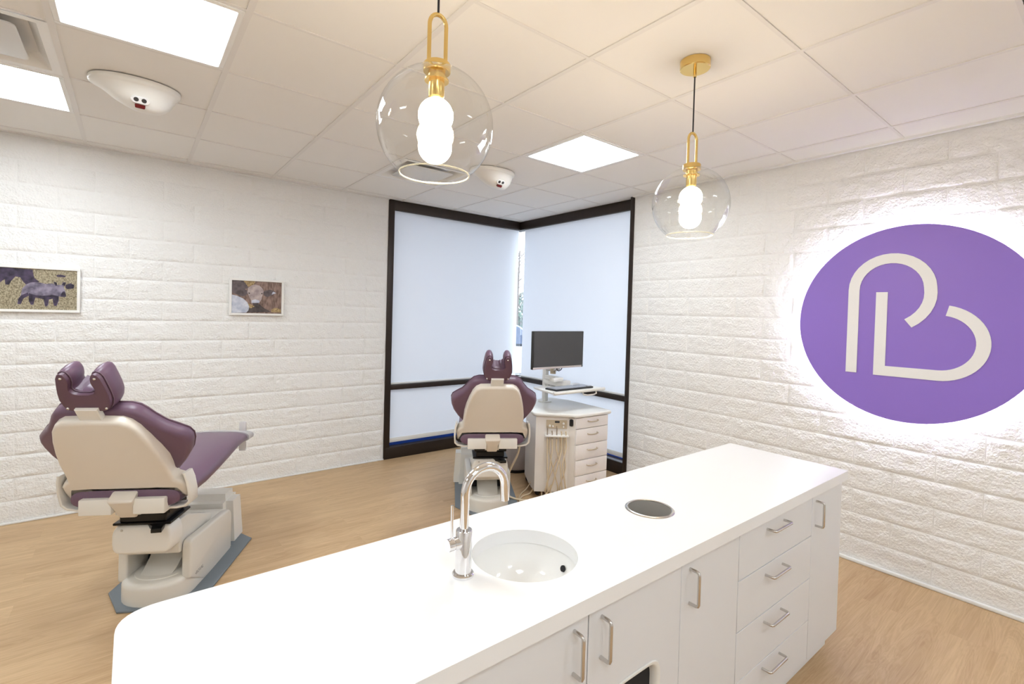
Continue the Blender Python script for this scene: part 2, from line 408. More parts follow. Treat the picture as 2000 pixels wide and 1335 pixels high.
def vent(i, j, label):
    x0, x1, y0, y1 = cell(i, j); cx, cy = (x0+x1)/2, (y0+y1)/2; h = T/2-0.012
    t = thing('air_diffuser', label, 'air vent', (cx, cy, H), group='ceiling air vents')
    b = bmesh.new(); ring = []
    for s, z in ((h, -0.003), (h-0.035, -0.003), (h-0.075, 0.05), (h-0.075, 0.06)):
        o_ = round_poly([(-s, -s), (s, -s), (s, s), (-s, s)], 0.05 if s < h-0.05 else 0.004, 5); ring.append([b.verts.new((x, y, z)) for x, y in o_])
    for A, B in zip(ring, ring[1:]):
        for k in range(len(A)): b.faces.new((A[k], A[(k+1) % len(A)], B[(k+1) % len(A)], B[k]))
    b.faces.new(ring[-1]); new_obj('frame', b, 'trim_white', t)
    s = h-0.105; new_obj('face_plate', prism_bm(round_poly([(-s, -s), (s, -s), (s, s), (-s, s)], 0.03, 3), -0.006, 0.002, lambda a, b_, t_: (a, b_, t_), 0.003, 2), 'diffuser_grey', t)
    box('hanger', 'diffuser_grey', -0.02, 0.02, -0.02, 0.02, 0.0, 0.06, t)
vent(3, 1, 'square plaque air diffuser in the ceiling behind the nearer glass globe')
vent(-1, 2, 'square plaque air diffuser in the top left corner beside the two light panels')
vent(4, 7, 'grey air diffuser at the upper right edge of the ceiling')

# ------------------------------------------------------------------ corner window
Zh, Zr0, Zr1, Zs = 2.545, 0.708, 0.757, 0.118
w1 = tag(thing('window_1', 'dark bronze framed window left of the room corner, two lights one above the other', 'window', (0, 0, 0)), kind='structure')
w2 = tag(thing('window_2', 'dark bronze framed window right of the room corner beside the sign wall', 'window', (0, 0, 0)), kind='structure')
for w in (w1, w2): del w['category']
box('head', 'bronze', XW+0.06, XR, 0.0, 0.10, Zh, H, w1, 0.003)
box('jamb', 'bronze', XW, XW+0.062, -0.006, 0.10, 0, H, w1, 0.003)
box('rail', 'bronze', XW+0.062, 0.20, 0.0, 0.075, Zr0, Zr1, w1, 0.003)
box('sill', 'bronze', XW+0.02, XR+0.12, -0.008, 0.10, 0, Zs, w1, 0.004)
for z0, z1 in ((Zs, Zr0), (Zr1, Zh)): box('pane', 'window_glass', XW+0.062, 0.195, 0.088, 0.094, z0, z1, w1)
box('head', 'bronze', XR, XR+0.10, YW+0.045, 0.12, Zh, H, w2, 0.003)
box('jamb', 'bronze', -0.004, XR+0.10, YW, YW+0.042, 0, H, w2, 0.003)
box('rail', 'bronze', XR, XR+0.09, YW+0.042, 0.12, Zr0, Zr1, w2, 0.003)
box('sill', 'bronze', XR-0.01, XR+0.12, YW+0.03, 0.12, 0, Zs, w2, 0.004)
for z0, z1 in ((Zs, Zr0), (Zr1, Zh)): box('pane', 'window_glass', 0.195, 0.201, YW+0.042, 0.10, z0, z1, w2)
def shade(name, label, pts, z0, z1, hem):
    (xa, ya), (xb_, yb_) = pts; d = Vector((xb_-xa, yb_-ya, 0)); L_ = d.length; d.normalize(); nn = Vector((d.y, -d.x, 0))
    t = thing('roller_shade', label, 'window shade', (xa, ya, z0), math.atan2(d.y, d.x), 'roller shades in the corner window')
    b = box_bm(0, L_, -0.0006, 0.0006, 0.0, z1-z0); new_obj('fabric', b, 'shade_fabric', t)
    box('hem_bar', 'trim_white', 0, L_, -0.009, 0.009, -hem, 0.004, t, 0.004)
shade('a', 'pale blue roller shade filling the tall upper left window light', ((XW+0.064, 0.045), (0.088, 0.045)), Zr1+0.016, Zh, 0.015)
shade('b', 'pale blue roller shade behind the far chair, in the low left window light', ((XW+0.064, 0.045), (0.088, 0.045)), Zs+0.080, Zr0, 0.042)
shade('c', 'pale blue roller shade behind the monitor, in the tall right window light', ((XR+0.035, -0.055), (XR+0.035, YW+0.044)), Zr1+0.016, Zh, 0.015)
shade('d', 'pale blue roller shade in the low right window light behind the drawer cart', ((XR+0.035, -0.055), (XR+0.035, YW+0.044)), Zs+0.080, Zr0, 0.042)

box('gap_strip', 'blue_strip', XW+0.062, 0.19, 0.070, 0.084, Zs, Zs+0.05, w1)  # plain blue strip filling the gap between sill and roller hem
box('gap_strip', 'blue_strip', 0.178, 0.190, YW+0.042, 0.06, Zs, Zs+0.05, w2)

# ------------------------------------------------------------------ island: continuous worktop with sink and chute openings
ZT, TH = 0.84, 0.042
CX0, CX1, CY0, CY1 = -3.686, -1.034, -3.866, -3.300
SK, CHU = (-2.77, -3.605, 0.152), (-2.195, -3.612, 0.077)
def plate_with_holes(outer, holes, z0, z1, fmap=lambda a, b, t: (a, b, t)):
    b = bmesh.new(); es = []
    for loop in [outer]+holes:
        vs = [b.verts.new((x, y, 0)) for x, y in loop]
        es += [b.edges.new((vs[i], vs[(i+1) % len(vs)])) for i in range(len(vs))]
    bmesh.ops.triangle_fill(b, use_beauty=True, use_dissolve=False, edges=es)
    g = bmesh.ops.extrude_face_region(b, geom=b.faces[:])
    top = [v for v in g['geom'] if isinstance(v, bmesh.types.BMVert)]
    tops = set(top)
    for v in b.verts: v.co = Vector(fmap(v.co.x, v.co.y, z1 if v in tops else z0))
    return b
circ = lambda c, n=56: [(c[0]+c[2]*math.cos(2*PI*k/n), c[1]+c[2]*math.sin(2*PI*k/n)) for k in range(n)]
outer = round_poly([(CX0, CY0), (CX1, CY0), (CX1, CY1+0.0), (CX0, CY1)], [0.02, 0.008, 0.008, 0.085], 8)
b = plate_with_holes(outer, [circ(SK), circ(CHU)], ZT-TH, ZT)
ct = new_obj('worktop', b, 'quartz', None, True, 30)
tag(ct, 'long white solid worktop of the island, pierced for the round basin', 'worktop')

# basin
t = thing('basin', 'round white undermount basin set into the island worktop', 'sink', (SK[0], SK[1], ZT-TH))
pr = [(0.175, -0.001), (0.156, -0.001), (0.155, -0.010)]+[(0.155*math.cos(a)**0.8, -0.010-0.125*math.sin(a)) for a in [R(x) for x in (8, 18, 30, 42, 55, 68, 78)]]+[(0.03, -0.136)]
outp = [(0.03, -0.15), (0.10, -0.145), (0.15, -0.09), (0.175, -0.02)]
new_obj('bowl', lathe_bm(pr+outp+[pr[0]], 56, cap=False), 'porcelain', t, True, 60)
new_obj('drain', lathe_bm([(0.0, -0.134), (0.022, -0.134), (0.028, -0.131), (0.031, -0.136)], 24, cap=False), 'chrome', t)
a = R(-4); d = Vector((math.cos(a), math.sin(a), 0))
ob = new_obj('overflow_hole', lathe_bm([(0.0, 0.001), (0.009, 0.001), (0.0095, -0.003)], 20, cap=False), 'dark_hole', t)
ob.location = d*0.1445+Vector((0, 0, -0.042)); ob.rotation_euler = (-(d*0.9+Vector((0, 0, -0.35)))).to_track_quat('Z', 'Y').to_euler()

# chute ring
t = thing('waste_chute', 'round stainless steel waste chute sunk in the worktop', 'waste chute', (CHU[0], CHU[1], ZT))
new_obj('rim', lathe_bm([(0.0755, -0.004), (0.0755, 0.0025), (0.078, 0.004), (0.083, 0.003), (0.0865, 0.0002)], 48, cap=False), 'satin_nickel', t)
new_obj('sleeve', lathe_bm([(0.0755, 0.0), (0.075, -0.20), (0.0, -0.20)], 48, cap=False), 'steel', t)

# faucet
t = thing('faucet', 'tall chrome gooseneck faucet standing beside the white basin', 'faucet', (-2.976, -3.602, ZT), R(-3))
new_obj('base', lathe_bm([(0.029, 0), (0.029, 0.006), (0.026, 0.009), (0.0215, 0.009), (0.0215, 0.118), (0.020, 0.120), (0, 0.120)], 36), 'chrome', t)
path = [(0, 0, 0.11), (0, 0, 0.15), (0, 0, 0.185)]+[(0.062-0.062*math.cos(a), 0, 0.212+0.062*math.sin(a)) for a in [R(x) for x in range(0, 181, 12)]]+[(0.125, 0, 0.19), (0.1265, 0, 0.172)]
new_obj('spout', tube_bm(path, 0.0115, 18), 'chrome', t, True, 60)
vl = new_obj('valve', lathe_bm([(0, -0.048), (0.016, -0.048), (0.0165, -0.034), (0.0145, -0.033), (0.0145, -0.031), (0.0165, -0.030), (0.0165, -0.012)], 28, (0, 0, 0.088), axis='x'), 'chrome', t)
new_obj('lever', tube_bm([(-0.036, 0, 0.098), (-0.037, 0, 0.19)], 0.0038, 12), 'chrome', vl)

# cabinet units below
YC = -3.85
def pull(parent, x0, z0, x1, z1, y):
    """bow handle from (x0,z0) to (x1,z1) on the front y"""
    d = Vector((x1-x0, 0, z1-z0)); L_ = d.length; d.normalize(); A = Vector((x0, y, z0)); B = Vector((x1, y, z1)); n = Vector((0, -1, 0)); r = 0.008
    P = [A, A+n*(0.032-r), A+n*(0.032-0.3*r)+d*0.3*r, A+n*0.032+d*r, B+n*0.032-d*r, B+n*(0.032-0.3*r)-d*0.3*r, B+n*(0.032-r), B]
    return new_obj('handle', tube_bm(P, 0.0048, 10), 'satin_nickel', parent, True, 60)
def unit(name, label, x0, x1):
    t = thing(name, label, 'cabinet', ((x0+x1)/2, YC, 0))
    c = (x0+x1)/2
    a0, a1, zt = x0-c+0.0005, x1-c-0.0005, ZT-TH-0.001; bm = bmesh.new()
    for q in ((a0, a0+0.016, 0.019, 0.48, 0.092, zt), (a1-0.016, a1, 0.019, 0.48, 0.092, zt), (a0+0.016, a1-0.016, 0.019, 0.48, 0.092, 0.108), (a0+0.016, a1-0.016, 0.464, 0.48, 0.108, zt), (a0, a1, 0.045, 0.061, 0, 0.092), (a0, a1, 0.43, 0.446, 0, 0.092)): box_bm(*q, 0, 2, bm)
    new_obj('body', bm, 'laminate', t, False); return t, c
ZB, ZD = 0.094, ZT-TH-0.012
def door(t, c, x0, x1, hx):
    d = box('door', 'laminate', x0-c+0.0015, x1-c-0.0015, 0, 0.0185, ZB, ZD, t, 0.0012, 1)
    pull(d, hx-c, 0.658, hx-c, 0.763, 0.0); return d
t, c = unit('base_cabinet', 'white cabinet at the faucet end of the island, left of the sink cabinet', -3.655, -3.215)
door(t, c, -3.655, -3.215, -3.265)
t, c = unit('base_cabinet', 'white double-door sink cabinet with a rounded waste opening in one door', -3.215, -2.36)
door(t, c, -3.215, -2.763, -2.814)
hole = round_poly([(-2.655, 0.40), (-2.468, 0.40), (-2.468, 0.548), (-2.655, 0.548)], 0.045, 6)
outer = [(-2.763+0.0015, ZB), (-2.36-0.0015, ZB), (-2.36-0.0015, ZD), (-2.763+0.0015, ZD)]
dr = new_obj('door', plate_with_holes(outer, [hole], 0, 0.0185, lambda a, b_, t_: (a-c, t_, b_)), 'laminate', t, False)
pull(dr, -2.715-c, 0.658, -2.715-c, 0.763, 0.0)
ho = [(x-c, z) for x, z in hole]; ctr = (sum(p[0] for p in ho)/len(ho), sum(p[1] for p in ho)/len(ho))
b = bmesh.new(); rings = []
for k, y in ((1.12, -0.0005), (1.10, -0.004), (1.02, -0.004), (0.96, 0.0), (0.92, 0.012), (0.90, 0.05)):
    rings.append([b.verts.new((ctr[0]+(p[0]-ctr[0])*k, y, ctr[1]+(p[1]-ctr[1])*k)) for p in ho])
for A, B in zip(rings, rings[1:]):
    for k in range(len(A)): b.faces.new((A[k], A[(k+1) % len(A)], B[(k+1) % len(A)], B[k]))
lin = new_obj('opening_liner', b, 'white_plastic', dr)
new_obj('opening_dark', prism_bm([(ctr[0]+(p[0]-ctr[0])*0.9, ctr[1]+(p[1]-ctr[1])*0.9) for p in ho], 0.0188, 0.0195, lambda a, b_, t_: (a, t_-0.0005, b_)), 'dark_hole', dr)
t, c = unit('base_cabinet', 'narrow white cabinet with one plain door between the waste opening and drawers', -2.36, -2.012)
door(t, c, -2.36, -2.012, -2.315)
t, c = unit('drawer_cabinet', 'white cabinet with four stacked drawers near the island end', -2.012, -1.395)
for (z0, z1), hz in zip(((0.625, ZD), (0.445, 0.623), (0.266, 0.443), (ZB, 0.264)), (0.757, 0.586, 0.41, 0.236)):
    d = box('drawer', 'laminate', -2.012-c+0.0015, -1.395-c-0.0015, 0, 0.0185, z0, z1-0.001, t, 0.0012, 1)
    pull(d, -1.808-c, hz, -1.668-c, hz, 0.0)
t, c = unit('base_cabinet', 'white end cabinet with one narrow door, nearest the sign wall', -1.395, -1.058)
door(t, c, -1.395, -1.058, -1.358)

# ------------------------------------------------------------------ pendant lamps
def pendant(x, y, label, dz=0.0):
    t = thing('pendant_lamp', label, 'pendant lamp', (x, y, H), R(-12), 'glass globe pendant lamps over the island')
    z = lambda v: v-H+(dz if v < 2.57 else 0)
    new_obj('canopy', lathe_bm([(0, z(2.608)), (0.060, z(2.608)), (0.063, z(2.611)), (0.063, 0.0), (0, 0)], 40), 'brass', t)
    new_obj('cord_grip', lathe_bm([(0.004, z(2.575)), (0.007, z(2.575)), (0.007, z(2.610)), (0.004, z(2.610))], 16), 'brass', t)
    new_obj('cord', tube_bm([(0, 0, z(2.585)), (0, 0, z(2.335))], 0.0032, 10), 'black_cord', t)
    w = 0.024
    P = [(-w, 0, z(2.19)), (-w, 0, z(2.25)), (-w, 0, z(2.303))]+[(-w*math.cos(a), 0, z(2.303)+0.030*math.sin(a)) for a in [R(q) for q in range(15, 180, 15)]]+[(w, 0, z(2.303)), (w, 0, z(2.25)), (w, 0, z(2.19))]
    new_obj('loop', tube_bm(P, 0.0058, 14), 'brass', t, True, 60)
    new_obj('cap', lathe_bm([(0, z(2.197)), (0.036, z(2.197)), (0.038, z(2.194)), (0.038, z(2.174)), (0.036, z(2.172)), (0.024, z(2.172)), (0.024, z(2.155)), (0.034, z(2.152)), (0.034, z(2.148)), (0, z(2.148))], 36), 'brass', t)
    new_obj('socket', lathe_bm([(0.022, z(2.15)), (0.022, z(2.105)), (0.018, z(2.098)), (0, z(2.098))], 28), 'brass', t)
    prof = [(0.0, z(2.100))]
    for q in range(25, 156, 10): prof.append((0.049*math.sin(R(q)), z(2.052)+0.049*math.cos(R(q))))
    for q in range(25, 181, 10): prof.append((0.047*math.sin(R(q)), z(1.965)+0.047*math.cos(R(q))))
    prof.append((0, z(1.918)))
    new_obj('bulb', lathe_bm(prof, 32, cap=False), 'bulb_glow', t, True, 80)
    gp = []; Rg = 0.162; zc = 2.022
    for q in range(13, 146, 5): gp.append((Rg*math.sin(R(q)), z(zc)+Rg*math.cos(R(q))))
    gp.append((gp[-1][0]-0.0005, gp[-1][1]-0.004))
    new_obj('globe', lathe_bm(gp, 64, cap=False), 'globe_glass', t, True, 80)
    b = tube_bm([(gp[-1][0]*math.cos(a), gp[-1][0]*math.sin(a), gp[-1][1]) for a in [2*PI*k/64 for k in range(64)]], 0.0022, 8, closed=True)
    new_obj('rim', b, 'rim_glass', t, True, 80)
pendant(-2.998, -3.434, 'clear glass globe lamp hanging nearer, its brass canopy out of sight', 0.022)
pendant(-1.745, -3.450, 'clear glass globe lamp hanging from a visible round brass canopy')

# ------------------------------------------------------------------ round sign with halo
SC, SZ, SR = -3.842, 1.530, 0.580
t = thing('wall_sign', 'large round purple backlit sign with a white monogram on the block wall', 'sign', (-0.062, SC, SZ))
yz = lambda a, b_, t_: (-t_, -a, b_)       # a runs to the right as seen in the room
new_obj('disc', prism_bm(circ((0, 0, SR), 128), 0.0, 0.022, yz, 0.0015, 1), 'purple_sign', t, True, 30)
new_obj('light_strip', plate_with_holes(circ((0, 0, 0.558), 96), [circ((0, 0, 0.538), 96)], -0.006, -0.002, yz), 'halo_glow', t)
for a in (45, 135, 225, 315): new_obj('standoff', lathe_bm([(0.01, -0.0), (0.01, 0.062)], 12, (0, 0.4*math.cos(R(a)), 0.4*math.sin(R(a))), axis='x'), 'steel', t)
def ribbon(path, w, name):
    P = [Vector(p) for p in path]; n = len(P); A = []; B = []
    for i in range(n):
        d = (P[min(i+1, n-1)]-P[max(i-1, 0)]).normalized(); nn = Vector((-d.y, d.x)); A.append(P[i]+nn*w/2); B.append(P[i]-nn*w/2)
    return A, B
def stroke(name, path, w):
    A, B = ribbon(path, w, name); b = bmesh.new()
    lay = [[b.verts.new(yz(p.x, p.y, t_)) for p in L_] for t_ in (0.0225, 0.0265) for L_ in (A, B)]
    n = len(A)
    for i in range(n-1):
        b.faces.new((lay[2][i], lay[2][i+1], lay[3][i+1], lay[3][i])); b.faces.new((lay[0][i], lay[2][i], lay[2][i+1], lay[0][i+1])); b.faces.new((lay[1][i], lay[1][i+1], lay[3][i+1], lay[3][i]))
    for i in (0, n-1): b.faces.new((lay[0][i], lay[1][i], lay[3][i], lay[2][i]))
    o = new_obj(name, b, 'sign_white', t, False); return o
off = lambda u, z: (u+SC, z-SZ)
p1 = [off(3.571, 1.217), off(3.571, 1.5), off(3.571, 1.732)]
for k in range(1, 26):
    a = PI-(PI+R(66))*k/25; r = 0.186+(0.0 if a > -0.0 else 0.034*(-a)/R(66)); p1.append(off(3.757+r*math.cos(a), 1.733+r*math.sin(a)))
o = stroke('letter_p', p1, 0.0585); o['label'] = 'white letter P of the monogram'
bmB = bmesh.new()
p2 = [off(3.716, 1.243-0.0), off(3.85, 1.243), off(3.988, 1.243)]
for k in range(1, 26):
    a = -PI/2+(PI/2+R(80))*k/25; p2.append(off(3.988+0.184*math.cos(a), 1.427+0.184*math.sin(a)))
p2[0] = off(3.716-0.029, 1.243)
o = stroke('letter_b_bowl', p2, 0.059)
o = stroke('letter_b_stem', [off(3.716, 1.2725), off(3.716, 1.717)], 0.058)

# ------------------------------------------------------------------ framed pictures
def picture(name, label, x0, x1, z0, z1, shapes, backmat):
    cx, cz = (x0+x1)/2, (z0+z1)/2; w, h = (x1-x0)/2, (z1-z0)/2
    t = thing('framed_picture', label, 'picture', (cx, -0.004, cz))
    bw = 0.018; b = bmesh.new()
    for a0, a1, c0, c1 in ((-w, w, -h, -h+bw), (-w, w, h-bw, h), (-w, -w+bw, -h+bw, h-bw), (w-bw, w, -h+bw, h-bw)): box_bm(a0, a1, -0.022, 0.0, c0, c1, 0.0015, 1, b)
    new_obj('frame', b, 'frame_white', t)
    pw, ph = w-bw, h-bw
    pr_ = box('print', backmat, -pw, pw, -0.012, -0.004, -ph, ph, t)
    for q, (nm, m, pts) in enumerate(shapes):       # flat inks of the print, u right and v down in 0..1
        P = [(-pw+2*pw*min(max(u, 0), 1), ph-2*ph*min(max(v, 0), 1)) for u, v in pts]
        new_obj(nm, prism_bm(P, 0.0121+0.0002*q, 0.0123+0.0002*q, lambda a, b_, t_: (a, -t_, b_)), m, pr_, False)
S8 = lambda pts: [(x, y) for x, y in [(p.x, p.y) for p in catmull([(a, b_, 0) for a, b_ in pts+[pts[0]]], 4)[:-1]]]
# little grey calf-like rhino in dry grass, a larger one cropped at the left
def cp(pts): return [((x-(-60+0))/1310, (y-330)/700) for x, y in pts]      # crop pixels -> 0..1
rh_big = cp([(-60, 330), (480, 345), (490, 420), (510, 490), (600, 550), (480, 565), (370, 605), (310, 540), (280, 490), (200, 475), (130, 560), (100, 620), (40, 620), (30, 530), (-10, 560), (-60, 600)])
rh = cp([(375, 605), (440, 570), (560, 555), (700, 580), (820, 568), (850, 585), (835, 535), (890, 550), (900, 590), (970, 590), (1000, 535), (1050, 540), (1040, 590), (1010, 620), (1040, 690), (1060, 785), (1040, 800), (960, 795), (930, 790), (930, 870), (895, 960), (850, 960), (830, 900), (825, 835), (760, 850), (750, 950), (715, 980), (685, 950), (670, 850), (640, 830), (530, 820), (500, 870), (500, 950), (455, 950), (420, 880), (430, 810), (405, 790), (330, 850), (290, 940), (235, 945), (245, 860), (290, 790), (310, 680)])
rh_leg = cp([(240, 940), (250, 850), (300, 790), (405, 740), (420, 790), (330, 850), (290, 945)])
rh_belly = cp([(420, 750), (520, 780), (650, 790), (820, 770), (930, 790), (920, 870), (890, 960), (850, 960), (830, 900), (825, 835), (760, 850), (740, 950), (700, 975), (670, 850), (530, 820), (500, 940), (455, 950), (420, 880)])
rh_muz = cp([(1000, 700), (1035, 700), (1060, 785), (1040, 800), (960, 795), (960, 760)])
rh_ear = cp([(835, 535), (890, 550), (900, 600), (870, 610)])
rh_ear2 = cp([(980, 590), (1005, 540), (1055, 540), (1035, 600)])
bush = cp([(880, 420), (960, 405), (1050, 425), (1030, 450), (900, 450)])
bush2 = cp([(1050, 580), (1130, 550), (1200, 580), (1190, 640), (1080, 660), (1040, 630)])
picture('a', 'white framed photograph of a young rhino in dry grass', -4.378, -3.955, 1.443, 1.757,
        [('bush', 'print_rhino_dark', bush), ('bush', 'print_rhino_dark', bush2), ('rhino', 'print_rhino_dark', rh_big), ('rhino', 'print_rhino', rh), ('leg_shadow', 'print_rhino_dark', rh_leg), ('belly_shadow', 'print_rhino_dark', rh_belly), ('muzzle', 'print_rhino_dark', rh_muz), ('ear', 'print_rhino_dark', rh_ear), ('ear', 'print_rhino_dark', rh_ear2)], 'print_grass')
def cq(pts): return [((x-265)/1165, (y-290-(x-265)*0.055)/(815)) for x, y in pts]
head = cq([(630, 490), (700, 430), (790, 400), (900, 430), (980, 520), (1000, 580), (975, 660), (950, 780), (900, 870), (860, 900), (780, 905), (710, 880), (700, 800), (650, 690), (615, 590)])
ear_l = cq([(620, 560), (560, 520), (440, 495), (340, 530), (270, 600), (360, 640), (500, 700), (580, 680), (630, 620)])
ear_r = cq([(985, 590), (1040, 560), (1150, 535), (1250, 570), (1300, 625), (1200, 680), (1080, 725), (1000, 680)])
ear_tip = cq([(1230, 585), (1300, 625), (1190, 665), (1205, 610)])
nose = cq([(720, 800), (800, 780), (890, 805), (905, 850), (870, 890), (740, 885), (715, 850)])
mouth = cq([(730, 870), (890, 870), (860, 915), (760, 915)])
pale = cq([(265, 650), (380, 680), (520, 750), (620, 850), (665, 960), (650, 1050), (600, 1110), (265, 1110)])
darkL = cq([(265, 290), (520, 310), (590, 400), (640, 480), (560, 520), (400, 500), (265, 590)])
gap = cq([(520, 305), (800, 320), (760, 400), (640, 460), (580, 380)])
neck = cq([(640, 1000), (760, 910), (900, 900), (1000, 1000), (1180, 1110), (620, 1110)])
straw = cq([(1180, 1060), (1260, 1010), (1340, 1020), (1420, 1060), (1425, 1130), (1190, 1120)])
straw2 = cq([(640, 880), (700, 900), (790, 960), (720, 1000), (670, 1000), (650, 930)])
eye1 = cq([(635, 600), (680, 610), (675, 640), (645, 635)]); eye2 = cq([(940, 620), (975, 615), (965, 655), (940, 650)])
picture('b', 'small white framed photograph of a calf facing out with wide ears', -3.027, -2.606, 1.447, 1.757,
        [('background_dark', 'print_ear', darkL), ('background_gap', 'print_straw', gap), ('neck_shadow', 'print_shadow', neck), ('ear', 'print_ear', ear_l), ('ear', 'print_ear', ear_r), ('ear_tag', 'print_pale', ear_tip), ('calf_head', 'print_cow', head), ('nose', 'print_pale', nose), ('mouth', 'print_shadow', mouth), ('eye', 'print_shadow', eye1), ('eye', 'print_shadow', eye2), ('straw', 'print_straw', straw), ('straw', 'print_straw', straw2), ('pale_flank', 'print_pale', pale)], 'print_hide')

# ------------------------------------------------------------------ ceiling units over the chairs
def ceiling_unit(x, y, rz, label):
    t = thing('ceiling_unit', label, 'ceiling fixture', (x, y, H-0.003), rz, 'white moulded ceiling units over the chairs')
    b = bmesh.new(); n = 40; rings = []
    for k, z, sh in ((1.0, 0, 0), (1.01, -0.010, 0), (0.995, -0.022, 0), (0.93, -0.028, 0), (0.88, -0.034, 0.004), (0.77, -0.056, 0.012), (0.64, -0.085, 0.02), (0.48, -0.108, 0.027), (0.34, -0.124, 0.032), (0.18, -0.132, 0.035)):
        ring = []
        for q in range(n):
            a = 2*PI*q/n; rr = 0.185 if math.cos(a) > 0 else 0.195
            ex = rr*k*math.copysign(abs(math.cos(a))**(0.9), math.cos(a)); ey = 0.135*k*math.sin(a)
            ring.append(b.verts.new((ex+sh*1.3, ey-sh*0.7, z)))
        rings.append(ring)
    for A, B in zip(rings, rings[1:]):
        for k in range(n): b.faces.new((A[k], A[(k+1) % n], B[(k+1) % n], B[k]))
    b.faces.new(rings[-1]); new_obj('housing', b, 'white_plastic', t, True, 70)
    g = bpy.data.objects.new('sensor_head', None)
    nrm = Vector((-0.05, -0.80, -0.60)).normalized(); q = nrm.to_track_quat('Z', 'X').to_matrix().to_4x4(); q.translation = Vector((0.005, -0.083, -0.104))
    side = Vector((1, 0, 0)); upv = nrm.cross(side).normalized(); side = upv.cross(nrm)
    if upv.z < 0: upv = -upv
    Q = Matrix((side, upv, nrm)).transposed().to_4x4(); Q.translation = Vector((0.012, -0.0935, -0.0985))
    def addp(name, bm, m, par):
        bm.transform(Q); return new_obj(name, bm, m, par)
    fp = addp('lens_plate', prism_bm(round_poly([(-0.042, 0), (-0.028, -0.017), (0.028, -0.017), (0.042, 0), (0.028, 0.017), (-0.028, 0.017)], 0.008, 3), -0.012, 0.004, lambda a, b_, t_: (a, b_, t_), 0.002, 1), 'sign_white', t)
    for s in (-1, 1):
        addp('lens', lathe_bm([(0, 0.0055), (0.006, 0.0055), (0.0105, 0.005), (0.011, 0.003)], 20, (s*0.016, 0.002, 0), cap=False), 'lens_dark', fp)
    addp('red_window', prism_bm(round_poly([(-0.020, -0.040), (0.020, -0.040), (0.022, -0.022), (-0.022, -0.022)], 0.004, 2), -0.03, 0.006, lambda a, b_, t_: (a, b_, t_), 0.002, 1), 'lens_red', t)
ceiling_unit(-3.655, -1.46, 0, 'white ceiling unit with a red window above the near dental chair')
ceiling_unit(-1.425, -1.50, 0, 'white ceiling unit with a red window seen beside the nearer glass globe')

